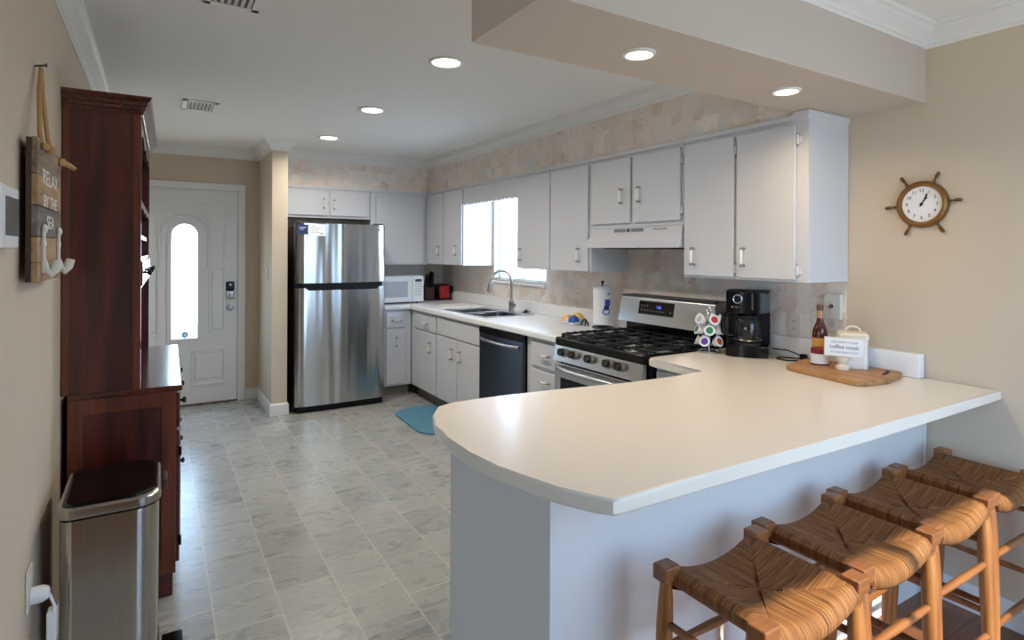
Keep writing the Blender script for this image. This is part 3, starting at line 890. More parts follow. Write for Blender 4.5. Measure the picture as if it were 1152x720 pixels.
# peninsula half wall carrying the bar top
pb = thing('breakfast_bar', 'pale half wall carrying the peninsula counter behind the bar stools', 'peninsula', (1.8, 1.5, 0))
M_PEN = mat('pale_grey_paint', (219, 216, 212), .5, bump=.03, bscale=120)
MB().box((.853, 1.2, 0), (XR - .002, 1.785, .874)).build('body', M_PEN, pb)
boxm((XR - .02, 1.186, 0), (XR - .0145, 1.2, .874), 'corner_trim', M_TRIM, pb, .002)

# ------------------------------------------------------------------ worktops
def plate_from_cells(xs, ys, keep, z0, z1, material, name, parent, bev=.014):
    """grid of cells pulled up into one slab; only the cells in keep(x, y)"""
    bm = bmesh.new(); V = {}

    def v(i, j):
        if (i, j) not in V:
            V[(i, j)] = bm.verts.new((xs[i], ys[j], z0))
        return V[(i, j)]
    fs = []
    for i in range(len(xs) - 1):
        for j in range(len(ys) - 1):
            if keep((xs[i] + xs[i + 1]) / 2, (ys[j] + ys[j + 1]) / 2):
                fs.append(bm.faces.new((v(i, j), v(i + 1, j), v(i + 1, j + 1), v(i, j + 1))))
    r = bmesh.ops.extrude_face_region(bm, geom=fs)
    bmesh.ops.translate(bm, verts=[q for q in r['geom'] if isinstance(q, bmesh.types.BMVert)], vec=(0, 0, z1 - z0))
    bmesh.ops.recalc_face_normals(bm, faces=bm.faces)
    bmesh.ops.dissolve_limit(bm, angle_limit=R(1), verts=bm.verts, edges=bm.edges)
    es = [e for e in bm.edges if len(e.link_faces) == 2 and abs(e.calc_face_angle()) > .5 and abs((e.verts[0].co - e.verts[1].co).z) < 1e-5 and e.verts[0].co.z > z0 + .001]
    bmesh.ops.bevel(bm, geom=es, offset=bev, segments=4, affect='EDGES', profile=.5)
    mb = MB(); mb.bm.free(); mb.bm = bm
    return mb.build(name, material, parent)


SX0, SX1, SY0, SY1 = 2.275, 2.71, 4.10, 4.87
kt = thing('kitchen_worktop', 'white laminate worktop running round the corner under the window', 'worktop', (2.5, 4.6, .874))
plate_from_cells([1.885, 2.165, SX0, SX1, XR - .005], [2.962, SY0, SY1, 5.505, YB - .005],
                 lambda x, y: (x > 2.165 or y > 5.505) and not (SX0 < x < SX1 and SY0 < y < SY1), .874, .914, M_TOPK, 'slab', kt)
s = MB().box((XR - .027, 2.962, .914), (XR - .004, YB - .005, 1.012), .006).box((1.885, YB - .027, .914), (XR - .004, YB - .005, 1.012), .006)
s.build('backsplash', M_TOPK, kt)

OUT = [(XR - .004, .932), (1.9, .94), (.862, .951), (.846, .955), (.827, .988), (.787, 1.065), (.751, 1.15), (.730, 1.259), (.716, 1.382), (.718, 1.523), (.740, 1.663), (.775, 1.762), (.833, 1.848), (.90, 1.862), (1.087, 1.868), (1.308, 1.836), (1.65, 1.782),
       (1.92, 1.770), (2.085, 1.770), (2.112, 1.776), (2.118, 1.80), (2.118, 2.10), (2.126, 2.135), (2.15, 2.152), (2.18, 2.158), (XR - .004, 2.158)]


def chaikin(p, n_=2, fix=()):
    for _ in range(n_):
        q = []
        for i in range(len(p)):
            a, b = p[i], p[(i + 1) % len(p)]
            if math.hypot(a[0] - b[0], a[1] - b[1]) > .3:
                q += [a, b]
            else:
                q += [(a[0] * .75 + b[0] * .25, a[1] * .75 + b[1] * .25), (a[0] * .25 + b[0] * .75, a[1] * .25 + b[1] * .75)]
        p = q
    return p


pt = thing('peninsula_worktop', 'lamp-warmed white bar counter with a curved end above the rush stools', 'worktop', (1.8, 1.5, .874))
MB().prism(OUT[:3] + chaikin(OUT[3:16] + [], 0) + OUT[16:], .874, .914, None, .009, 3).build('slab', M_TOP, pt)
s = MB().box((XR - .052, 1.198, .914), (XR - .004, 2.158, 1.018), .006)
s.build('backsplash', M_TOPK, pt)

# ------------------------------------------------------------------ sink and tap
sk = thing('kitchen_sink', 'stainless double-bowl sink set into the worktop under the window', 'sink', ((SX0 + SX1) / 2, (SY0 + SY1) / 2, .74))


def bowl(x0, x1, y0, y1, ztop, zbot):
    mb = MB(); rr = .05
    def loop(inset, z, r_):
        pts_ = []
        for cx_, cy_, a0 in ((x1 - inset - r_, y1 - inset - r_, 0), (x0 + inset + r_, y1 - inset - r_, 90), (x0 + inset + r_, y0 + inset + r_, 180), (x1 - inset - r_, y0 + inset + r_, 270)):
            for k in range(6):
                a = R(a0 + 90 * k / 5)
                pts_.append(mb.bm.verts.new((cx_ + r_ * math.cos(a), cy_ + r_ * math.sin(a), z)))
        return pts_
    Ls = [loop(0, ztop, rr), loop(.004, ztop - .02, rr), loop(.012, zbot + .03, rr), loop(.035, zbot, rr * .8)]
    for A, B in zip(Ls, Ls[1:]):
        for k in range(len(A)):
            k2 = (k + 1) % len(A)
            mb.bm.faces.new((A[k], A[k2], B[k2], B[k]))
    mb.bm.faces.new(Ls[-1])
    cx_, cy_ = (x0 + x1) / 2, (y0 + y1) / 2
    mb.m(M_SINK); mb.m(M_BLACKM).cyl((cx_, cy_, zbot + .0005), (cx_, cy_, zbot + .003), .04)
    return mb


ym = 4.505
bowl(SX0 + .02, SX1 - .075, ym + .012, SY1 - .02, .908, .745).build('bowl', M_SINK, sk)
bowl(SX0 + .02, SX1 - .075, SY0 + .02, ym - .012, .908, .745).build('bowl', M_SINK, sk)
rx = [SX0 - .018, SX0 + .02, SX1 - .075, SX1 + .022]; ry = [SY0 - .02, SY0 + .02, ym - .012, ym + .012, SY1 - .02, SY1 + .02]
plate_from_cells(rx, ry, lambda x, y: not (rx[1] < x < rx[2] and (ry[1] < y < ry[2] or ry[3] < y < ry[4])), .9085, .9185, M_STEELH, 'rim', sk, .004)
boxm((SX0 + .12, ym - .014, .9), (SX0 + .20, ym + .014, .9195), 'saddle', M_CHROME, sk, .004)
fa = thing('kitchen_faucet', 'tall gooseneck faucet in brushed nickel behind the sink', 'faucet', (2.675, 4.37, .9185))
fx, fy = 2.675, 4.37
MB().lathe([(.030, 0), (.030, .006), (.024, .012), (.022, .03), (.024, .05), (.024, .085), (.016, .105), (.0125, .115)], 20, Matrix.Translation((fx, fy, .9185))).build('base', M_NICKEL, fa)
pts = [(fx, fy, 1.03), (fx, fy, 1.17)]
for k in range(1, 13):
    a = PI * k / 12 * .93
    pts.append((fx - .0 - .105 * (1 - math.cos(a)), fy, 1.18 + .105 * math.sin(a)))
lx, ly, lz = pts[-1]
MB().tube(pts + [(lx - .004, ly, lz - .02)], .0115, 12).build('neck', M_NICKEL, fa)
MB().spin((lx - .003, ly, lz - .012), (lx - .022, ly, lz - .10), [(0, .0125), (.15, .016), (.8, .019), (1, .016)], 14).build('spray_head', M_NICKEL, fa)
lv = MB().spin((fx, fy, .975), (fx + .0, fy - .055, .985), [(0, .018), (.7, .020), (1, .012)], 14)
lv.tube([(fx, fy - .05, .985), (fx - .03, fy - .075, 1.0), (fx - .075, fy - .09, 1.01)], [.008, .007, .005], 8)
lv.build('lever', M_NICKEL, fa)
stp = MB().m(M_BLACKM).lathe([(.034, 0), (.036, .004), (.030, .010), (.010, .014), (.008, .026), (0, .028)], 18, Matrix.Translation((2.775, 4.29, .9145)))
tag(stp.build('sink_stopper', None, origin=(2.775, 4.29, .9145)), 'black rubber sink stopper lying on the counter right of the faucet', 'stopper')
sp2 = MB().m(M_CHROME).lathe([(.030, 0), (.030, .006), (.012, .010), (.009, .018), (0, .020)], 16, Matrix.Translation((2.77, 4.20, .9145)))
tag(sp2.build('drain_strainer', None, origin=(2.77, 4.20, .9145)), 'small steel drain strainer on the counter beside the black stopper', 'strainer')
cbd = MB().box((2.40, 4.93, .9142), (2.68, 5.32, .922), .004, 3)
tag(cbd.build('cutting_mat', mat('ivory_board', (236, 232, 220), .4), origin=(2.54, 5.12, .9142)), 'thin ivory cutting board lying left of the sink', 'cutting board')

# ------------------------------------------------------------------ refrigerator
FX0, FX1, FYF = 1.040, 1.862, 5.345
fr = thing('refrigerator', 'stainless top-freezer refrigerator between the stub wall and the kitchen corner', 'refrigerator', ((FX0 + FX1) / 2, 5.70, 0))
MB().box((FX0 + .004, FYF + .085, .03), (FX1 - .004, YB - .05, 1.675), .008).build('body', mat('fridge_side', (24, 24, 26), .5), fr)


def curved_door(z0, z1, name, notch=None):
    """door bowed slightly outward across its width"""
    mb = MB(); n_ = 20; F0 = []
    pl = []
    for k in range(n_ + 1):
        q = -1 + 2 * k / n_
        edge = max(0, abs(q) - .93) / .07
        pl.append((FX0 + (FX1 - FX0) * k / n_, FYF + .014 * q * q - .0 + .018 * edge ** 2))
    pl += [(FX1, FYF + .075), (FX0, FYF + .075)]
    mb.prism(pl, z0, z1, None, .004, 2)
    return mb.build(name, M_STEEL, fr, angle=30)


curved_door(1.160, 1.698, 'freezer_door')
curved_door(.060, 1.118, 'fridge_door')
# dark pocket handle band between the doors
hb = MB().prism([(FX0 + .03, 1.160), (FX1 - .03, 1.160), (FX1 - .085, 1.095), (FX0 + .115, 1.095)], FYF - .003, FYF + .07, XZ, .003)
hb.build('pocket_handle', M_BLACKM, fr)
boxm((FX0 + .02, FYF + .02, .012), (FX1 - .02, FYF + .4, .058), 'kick_grille', M_BLACKM, fr, .004)
for xx in (FX0 + .08, FX1 - .08):
    for yy in (FYF + .12, YB - .12):
        MB().cyl((xx, yy, 0), (xx, yy, .032), .022).build('foot', M_BLACKM, fr)
boxm((FX0 + .02, FYF + .02, 1.698), (FX0 + .10, FYF + .11, 1.712), 'hinge_cover', M_DGREY, fr, .004)
boxm((FX1 - .10, FYF + .02, 1.675), (FX1 - .02, FYF + .11, 1.712), 'hinge_cover', M_DGREY, fr, .004)
MB().m(M_GREYINK).cyl((FX1 - .065, FYF + .0055, 1.655), (FX1 - .065, FYF + .012, 1.655), .011).build('badge', None, fr)
lf = thing('fridge_leaflet', 'navy and white paper leaflet stuck on the freezer door', 'leaflet', (FX0 + .13, FYF, 1.60))
boxm((FX0 + .012, FYF + .004, 1.598), (FX0 + .105, FYF + .0125, 1.685), 'navy_label', M_NAVY, lf, .001)
boxm((FX0 + .105, FYF + .002, 1.585), (FX0 + .262, FYF + .0085, 1.69), 'white_sheet', M_LABELW, lf, .001)
tx = MB().m(M_WHITEINK)
RX = Matrix.Rotation(R(90), 4, 'X')
tx.box((FX0 + .03, FYF + .0034, 1.655), (FX0 + .085, FYF + .0038, 1.660)).box((FX0 + .03, FYF + .0034, 1.640), (FX0 + .07, FYF + .0038, 1.643))
tx.m(M_GREYINK)
for k, wl in enumerate((.04, .09, .07, .08)):
    tx.box((FX0 + .13, FYF + .0014, 1.67 - k * .018), (FX0 + .13 + wl, FYF + .0018, 1.674 - k * .018))
tx.m(M_INK).box((FX0 + .21, FYF + .0014, 1.603), (FX0 + .235, FYF + .0018, 1.61))
tx.build('print', None, lf)

# ------------------------------------------------------------------ microwave
mw = thing('microwave_oven', 'white countertop microwave next to the refrigerator', 'microwave', (2.16, 5.86, .914))
MX0, MX1, MY, MZ0, MZ1 = 1.90, 2.372, 5.63, .926, 1.197
MB().box((MX0, MY + .02, MZ0), (MX1, MY + .36, MZ1), .012, 3).build('body', M_WHITE, mw)
md = MB().box((MX0, MY, MZ0 + .004), (MX1 - .125, MY + .022, MZ1 - .004), .008, 3).build('door', M_WHITE, mw)
boxm((MX0 + .03, MY - .0015, MZ0 + .055), (MX1 - .175, MY + .003, MZ1 - .055), 'door_window', mat('microwave_window', (176, 182, 188), .3), md, .001)
cp = MB().box((MX1 - .123, MY + .001, MZ0 + .004), (MX1, MY + .022, MZ1 - .004), .006, 3).build('control_panel', M_WHITE, mw)
boxm((MX1 - .095, MY - .001, MZ1 - .062), (MX1 - .025, MY + .002, MZ1 - .034), 'display', mat('lcd', (36, 62, 84), .2), cp)
bt = MB()
for i in range(5):
    for j in range(3):
        bt.box((MX1 - .095 + j * .026, MY - .0012, MZ1 - .09 - i * .028), (MX1 - .075 + j * .026, MY + .002, MZ1 - .074 - i * .028), .001)
bt.build('keypad', mat('keypad_grey', (196, 202, 208), .4), cp)
for xx in (MX0 + .05, MX1 - .05):
    for yy in (MY + .06, MY + .32):
        MB().cyl((xx, yy, .914), (xx, yy, .928), .014, None, 10).build('foot', M_BLACKM, mw)

# knife block and knives, red canister
kb = thing('knife_block', 'dark knife block with black-handled knives beside the microwave', 'knife block', (2.545, 5.92, .914))
MB().box((2.487, 5.86, .914), (2.60, 6.00, 1.06), .008, rot=Matrix.Rotation(R(0), 3, 'X')).build('block', M_BROWNB, kb)
for i, (dx, dy, hz) in enumerate([(-.04, .0, .11), (-.012, .0, .09), (.02, .0, .13), (.045, .0, .14), (-.03, .045, .12), (.01, .045, .13), (.04, .045, .15)]):
    x_, y_ = 2.545 + dx, 5.90 + dy
    k = MB().m(M_BLACK).box((x_ - .010, y_ - .014, 1.055), (x_ + .010, y_ + .014, 1.085 + hz), .006, rot=Matrix.Rotation(R(9), 3, 'X') @ Matrix.Rotation(R(random.uniform(-4, 14)), 3, 'Y'), about=(x_, y_, 1.06))
    k.build('knife_handle', None, kb)
tr = thing('toaster', 'red and black toaster in the corner of the worktop', 'toaster', (2.70, 5.93, .914))
MB().box((2.625, 5.84, .925), (2.79, 6.06, 1.085), .03, 4).build('shell', M_BLACK, tr)
MB().box((2.650, 5.822, .935), (2.762, 5.846, 1.075), .02, 3).build('end_panel', M_RED, tr)
MB().box((2.615, 5.83, .914), (2.80, 6.07, .938), .008).build('base', M_BLACKM, tr)
MB().box((2.655, 5.88, 1.080), (2.70, 6.02, 1.0865), .003).box((2.72, 5.88, 1.080), (2.765, 6.02, 1.0865), .003).build('slot', M_BLACKM, tr)
MB().box((2.60, 5.865, 1.00), (2.626, 5.90, 1.02), .004).box((2.76, 5.815, .99), (2.80, 5.835, 1.07), .004).build('lever', M_BLACK, tr)

# ------------------------------------------------------------------ dishwasher
dw = thing('dishwasher', 'black stainless dishwasher to the right of the sink cabinet', 'dishwasher', (2.5, 3.715, 0))
boxm((2.215, 3.392, .10), (XR - .02, 4.038, .870), 'body', M_BLACKM, dw)
M_DW = brushed('black_stainless', (84, 90, 100), .30, 2, .01, .8, .002)
dd = MB().box((2.172, 3.398, .115), (2.215, 4.034, .862), .006, 3).build('door', M_DW, dw)
hh = MB().m(M_STEELH)
pts = [(2.165 - .035 * math.sin(PI * k / 12) ** .6 if 0 < k < 12 else 2.17, 3.44 + .55 * k / 12, .775) for k in range(13)]
hh.tube(pts, .012, 10); hh.build('handle', None, dd)
boxm((2.1705, 3.398, .815), (2.1725, 4.034, .860), 'control_strip', M_BLACK, dd)
boxm((2.26, 3.398, 0), (2.30, 4.034, .105), 'kick_plate', M_BLACKM, dw)

# ------------------------------------------------------------------ range
RY0, RY1 = 2.172, 2.948
rg = thing('gas_range', 'stainless gas range with black cooktop between the worktops', 'range', (2.48, 2.56, 0))
boxm((2.17, RY0, .03), (2.80, RY1, .875), 'body', mat('range_side', (34, 35, 37), .45), rg, .004)
XZY = Matrix(((1, 0, 0, 0), (0, 0, 1, 0), (0, 1, 0, 0), (0, 0, 0, 1)))
ck = MB().m(M_BLACK).box((2.125, RY0 - .001, .872), (2.80, RY1 + .001, .922), .012, 3)
ck.build('cooktop', None, rg)
# slanted knob panel
pn = MB().prism([(2.128, .872), (2.145, .872), (2.145, .780), (2.110, .780)], RY0, RY1, Matrix(((1, 0, 0, 0), (0, 0, 1, 0), (0, 1, 0, 0), (0, 0, 0, 1))), .003)
pn = pn.build('control_panel', M_STEELH, rg)
for yk in (2.850, 2.745, 2.596, 2.435, 2.342):
    kk = MB().m(M_NICKEL).spin((2.121, yk, .836), (2.108, yk, .838), [(0, .029), (1, .027)], 20)
    kk.m(mat('knob_face', (88, 82, 76), .3, .9)).spin((2.108, yk, .838), (2.082, yk, .843), [(0, .023), (.85, .021), (1, .018)], 20)
    kk.box((2.078, yk - .005, .822), (2.086, yk + .005, .864), .002)
    kk.build('knob', None, pn)
od = MB().m(M_STEELH).box((2.118, RY0 + .004, .215), (2.17, RY1 - .004, .768), .008, 3).build('oven_door', None, rg)
boxm((2.115, RY0 + .07, .30), (2.122, RY1 - .07, .68), 'oven_window', M_BLACK, od, .002)
hh = MB().m(M_STEELH)
pts = [(2.115 - .05 * min(1, math.sin(PI * k / 16) ** .45) if 0 < k < 16 else 2.118, RY0 + .03 + (RY1 - RY0 - .06) * k / 16, .742) for k in range(17)]
hh.tube(pts, .013, 10).build('handle', None, od)
boxm((2.122, RY0 + .004, .06), (2.17, RY1 - .004, .205), 'storage_drawer', M_STEELH, rg, .008)
boxm((2.20, RY0 + .01, 0), (2.78, RY1 - .01, .04), 'plinth', M_BLACKM, rg)
for (y0, y1) in ((RY0 + .02, RY0 + .265), (RY0 + .27, RY1 - .27), (RY1 - .265, RY1 - .02)):
    g = MB()
    zt_ = .944
    for yy in (y0 + .006, y1 - .006):
        g.box((2.16, yy - .006, zt_ - .014), (2.69, yy + .006, zt_), .003)
    for xx in (2.166, 2.425, 2.684):
        g.box((xx - .006, y0, zt_ - .014), (xx + .006, y1, zt_), .003)
    ymid = (y0 + y1) / 2
    for xx in (2.29, 2.56):
        g.box((xx - .11, ymid - .005, zt_ - .012), (xx + .11, ymid + .005, zt_), .003)
        g.box((xx - .005, y0, zt_ - .012), (xx + .005, y1, zt_), .003)
    for xx in (2.168, 2.425, 2.682):
        for yy in (y0 + .008, y1 - .008):
            g.box((xx - .007, yy - .007, .921), (xx + .007, yy + .007, zt_ - .006))
    for xx in [2.20 + .055 * k for k in range(9)]:
        g.box((xx - .005, y0 + .004, zt_ - .004), (xx + .005, y0 + .03, zt_ + .005), .002).box((xx - .005, y1 - .03, zt_ - .004), (xx + .005, y1 - .004, zt_ + .005), .002)
    g.build('grate', M_IRON, rg)
for xx, yy in ((2.29, RY0 + .142), (2.56, RY0 + .142), (2.425, 2.56), (2.29, RY1 - .142), (2.56, RY1 - .142)):
    b = MB().m(M_NICKEL).lathe([(.048, 0), (.046, .010), (.030, .014), (0, .014)], 20, Matrix.Translation((xx, yy, .921)))
    b.m(M_IRON).lathe([(.034, .013), (.036, .018), (.032, .023), (0, .024)], 20, Matrix.Translation((xx, yy, .921)))
    b.build('burner', None, rg)
# backguard, leaning back a little with rounded end
MB().prism([(2.700, .920), (2.700, 1.005), (2.795, 1.005), (2.795, .920)], RY0 + .025, RY1 - .025, XZY).build('backguard_riser', M_BLACK, rg)
bgd = MB().prism([(2.645, .998), (2.673, 1.150), (2.685, 1.163), (2.703, 1.167), (2.797, 1.167), (2.797, .998)], RY0, RY1, XZY, .006, 3).build('backguard', M_STEELH, rg)
boxm((2.680, RY0 + .003, 1.160), (2.799, RY1 - .003, 1.171), 'backguard_cap', M_DGREY, rg, .004)
sl = math.atan2(.028, .152)
dsp = MB().m(M_SCREEN)
cx_, cz_ = 2.6628, 1.098
rotm = Matrix.Rotation(sl, 3, 'Y')
dsp.box((cx_ - .003, 2.472, cz_ - .042), (cx_ + .003, 2.765, cz_ + .042), .001, rot=rotm)
dsp = dsp.build('display', None, bgd)
lm = MB().m(M_GREYINK)
for k in range(8):
    lm.box((cx_ - .0040, 2.742 - k * .026, cz_ - .020), (cx_ - .0030, 2.728 - k * .026, cz_ - .015), rot=rotm, about=(cx_, 2.6, cz_))
for k in range(3):
    lm.box((cx_ - .0040, 2.745 - k * .024, cz_ + .010), (cx_ - .0030, 2.733 - k * .024, cz_ + .016), rot=rotm, about=(cx_, 2.6, cz_))
lm.box((cx_ - .0040, 2.498, cz_ - .022), (cx_ - .0030, 2.488, cz_ - .014), rot=rotm, about=(cx_, 2.6, cz_))
lm.m(mat('blue_clock_digits', (92, 100, 230), .4, emit=1.2))
BT = Matrix(((0, 0, -1, 0), (-1, 0, 0, 0), (0, 1, 0, 0), (0, 0, 0, 1)))          # text facing -X
lm.text('1:05', .024, Matrix.Translation((cx_ - .0038, 2.59, cz_ + .008)) @ rotm.to_4x4() @ BT, .0003)
lm.build('display_marks', None, dsp)

# range hood
hd = thing('range_hood', 'white range hood under the short wall cabinet over the range', 'hood', (2.64, 2.65, 1.478))
MB().prism([(XU - .012, 1.603), (XU - .012, 1.555), (XU - .045, 1.522), (XU - .045, 1.478), (XR - .006, 1.478), (XR - .006, 1.603)], 2.252, 3.045, XZY, .003).build('canopy', M_CAB, hd)
vg = MB().m(M_CAB).box((XU - .0135, 2.70, 1.575), (XU - .011, 2.815, 1.598)).box((XU - .0135, 2.545, 1.575), (XU - .011, 2.66, 1.598))
vg.m(M_DGREY)
for k in range(4):
    vg.box((XU - .0145, 2.705, 1.577 + k * .0052), (XU - .013, 2.81, 1.580 + k * .0052)).box((XU - .0145, 2.55, 1.577 + k * .0052), (XU - .013, 2.655, 1.580 + k * .0052))
vg.box((XU - .0145, 2.668, 1.577), (XU - .013, 2.693, 1.596))
vg.build('vent_grille', None, hd)
boxm((XU + .02, 2.35, 1.470), (XR - .06, 2.95, 1.4785), 'filter', M_DGREY, hd)
MB().m(M_GREYINK).box((XU - .0135, 2.36, 1.585), (XU - .0118, 2.47, 1.590)).build('badge', None, hd)

# ------------------------------------------------------------------ things on the worktop left of the range
pp = thing('paper_towel_roll', 'paper towel roll in printed wrap on a wire stand left of the range', 'paper towels', (2.69, 3.16, .914))
MB().tube([(2.69 + .07 * math.cos(2 * PI * k / 24), 3.16 + .07 * math.sin(2 * PI * k / 24), .920) for k in range(24)], .005, 8, True).cyl((2.69, 3.16, .917), (2.69, 3.16, 1.235), .006).cyl((2.62, 3.16, .919), (2.76, 3.16, .919), .004).cyl((2.69, 3.09, .919), (2.69, 3.23, .919), .004).build('stand', M_DGREY, pp)
MB().lathe([(.063, .942), (.066, .946), (.066, 1.208), (.061, 1.214), (.020, 1.214), (.020, 1.2)], 32, Matrix.Translation((2.69, 3.16, 0)), cap=False).build('roll', M_LABELW, pp)
MB().ball((2.69, 3.16, 1.24), .012, (1, 1, .8)).build('finial', M_DGREY, pp)
lb = MB().m(M_BLUE)
ang0 = math.atan2(-3.16, -2.69)


def on_roll(a, z_, r_=.0668):
    return (2.69 + r_ * math.cos(a), 3.16 + r_ * math.sin(a), z_)


def roll_patch(mb, a0, a1, z0, z1, mt, n_=8):
    mb.m(mt); fb = set(mb.bm.faces)
    v_ = [[mb.bm.verts.new(on_roll(a0 + (a1 - a0) * k / n_, z_)) for k in range(n_ + 1)] for z_ in (z0, z1)]
    for k in range(n_):
        mb.bm.faces.new((v_[0][k], v_[0][k + 1], v_[1][k + 1], v_[1][k]))
    mb._tagnew(fb)


roll_patch(lb, ang0 + .15, ang0 + .75, 1.045, 1.075, M_NAVY)
roll_patch(lb, ang0 + .25, ang0 + .9, 1.075, 1.12, M_BLUE)
lb.m(M_BLUE).tube([on_roll(ang0 + .4 + .38 * math.cos(2 * PI * k / 16), 1.035 + .02 * math.sin(2 * PI * k / 16)) for k in range(16)], .004, 6, True)
roll_patch(lb, ang0 + .55, ang0 + .85, 1.15, 1.165, mat('pale_blue_print', (120, 150, 190), .5))
lb.build('wrap_print', None, pp)

# packet of dishwasher tablets: crinkled bag with coloured tablets
bg_ = thing('snack_bag', 'crinkled clear bag with orange and blue print beside the paper towels', 'bag', (2.66, 3.42, .914))
def pillow(cx, cy, cz, sx_, sy_, sz_, mt, name, parent, seed):
    mb = MB(); rnd = random.Random(seed); n_ = 10; fb = set(mb.bm.faces)
    V = [[None] * (n_ + 1) for _ in range(n_ + 1)]; W = [[None] * (n_ + 1) for _ in range(n_ + 1)]
    for i in range(n_ + 1):
        for j in range(n_ + 1):
            u_, v_ = i / n_ * 2 - 1, j / n_ * 2 - 1
            h = max(0, (1 - u_ ** 4) * (1 - v_ ** 4)) ** .6
            jit = rnd.uniform(.72, 1.1)
            V[i][j] = mb.bm.verts.new((cx + u_ * sx_, cy + v_ * sy_, cz + sz_ * h * jit + .004))
            W[i][j] = V[i][j] if (i in (0, n_) or j in (0, n_)) else mb.bm.verts.new((cx + u_ * sx_, cy + v_ * sy_, cz + .001))
    for i in range(n_):
        for j in range(n_):
            mb.bm.faces.new((V[i][j], V[i + 1][j], V[i + 1][j + 1], V[i][j + 1])); mb.bm.faces.new((W[i][j], W[i][j + 1], W[i + 1][j + 1], W[i + 1][j]))
    mb.m(mt)
    return mb.build(name, None, parent, angle=60)
pillow(2.67, 3.46, .914, .075, .10, .05, mat('clear_crinkle', (214, 220, 224), .18, trans=.3), 'wrapper', bg_, 3)
pillow(2.64, 3.50, .925, .04, .045, .05, mat('peach_packet', (238, 196, 140), .35), 'peach_packet', bg_, 4)
pillow(2.69, 3.44, .93, .035, .055, .058, mat('yellow_packet', (240, 206, 96), .35), 'yellow_packet', bg_, 5)
pillow(2.63, 3.41, .925, .03, .04, .05, M_BLUE, 'blue_packet', bg_, 6)
dg = MB().tube([(2.65 + .02 * math.cos(a), 3.31 + .035 * math.sin(a), .918 + .022 * (1 + math.sin(a * 2))) for a in [2 * PI * k / 20 for k in range(20)]], .005, 8, True)
dg.tube([(2.64, 3.29, .919), (2.66, 3.31, .965), (2.67, 3.33, .919)], .005, 8)
tag(dg.build('napkin_wire', M_DGREY, origin=(2.65, 3.31, .914)), 'dark twisted wire clip between the bag and the paper towels', 'clip')

# ------------------------------------------------------------------ coffee corner
# pod carousel
cr = thing('pod_carousel', 'wire carousel of coffee pods left of the coffee maker', 'pod carousel', (2.60, 2.105, .914))
cxc, cyc = 2.530, 2.098
cr.location = (cxc, cyc, .914)
w = MB()
w.tube([(cxc + .060 * math.cos(2 * PI * k / 28), cyc + .054 * math.sin(2 * PI * k / 28), .920) for k in range(28)], .006, 8, True)
w.lathe([(.050, .914), (.052, .920), (.03, .924), (0, .924)], 24, Matrix.Translation((cxc, cyc, 0)))
w.cyl((cxc, cyc, .918), (cxc, cyc, 1.125), .005)
w.tube([(cxc, cyc - .014 * math.sin(2 * PI * k / 16), 1.14 + .016 * math.cos(2 * PI * k / 16)) for k in range(16)], .0035, 6, True)
for zr in (.975, 1.033, 1.09):
    w.tube([(cxc + .024 * math.cos(2 * PI * k / 16), cyc + .024 * math.sin(2 * PI * k / 16), zr - .018) for k in range(16)], .003, 6, True)
w.build('frame', M_CHROME, cr)
pcol = [(92, 50, 150), (176, 72, 30), (190, 190, 192), (60, 40, 120), (170, 40, 60), (40, 120, 80), (205, 205, 205), (150, 40, 40), (215, 215, 220), (24, 100, 84), (190, 60, 60), (200, 200, 204), (110, 60, 140), (60, 110, 70), (180, 180, 184)]
names_ = ['purple', 'rust', 'silver', 'violet', 'crimson', 'green', 'grey', 'dark red', 'white', 'teal', 'red', 'pale silver', 'plum', 'moss', 'plain grey']
tiers = ['bottom', 'middle', 'top']
for tix, zr in enumerate((.968, 1.027, 1.084)):
    for k in range(5):
        a = R(200 + 72 * k + tix * 22)
        dirv = Vector((math.cos(a), math.sin(a), .42)).normalized()
        p0 = Vector((cxc, cyc, zr)) + Vector((math.cos(a), math.sin(a), 0)) * .034
        i = tix * 5 + k
        pod = thing('coffee_pod', '%s-lidded coffee pod in the %s tier of the wire carousel' % (names_[i], tiers[tix]), 'coffee pod', tuple(p0), 'coffee pods in the carousel')
        MB().spin(p0, p0 + dirv * .034, [(0, .016), (.1, .018), (.85, .024), (.9, .0285), (1, .0285)], 16).build('cup', M_WHITE, pod)
        q = p0 + dirv * .0342
        MB().m(M_LABELW).spin(q, q + dirv * .0012, [(0, .0275), (1, .027)], 16).m(mat('pod_%d' % i, pcol[i], .35)).spin(q + dirv * .0012, q + dirv * .0020, [(0, .019), (1, .0185)], 16).build('lid', None, pod)

# coffee maker: faces the kitchen corner of the camera side
cm = thing('coffee_maker', 'black drip coffee maker with glass carafe on the counter', 'coffee maker', (2.70, 1.965, .914))
cm.location = (0, 0, 0)
A0 = R(0)


def cmbox(a, b, bev=.0, seg=3, mt=None):
    return MB().box(a, b, bev, seg)


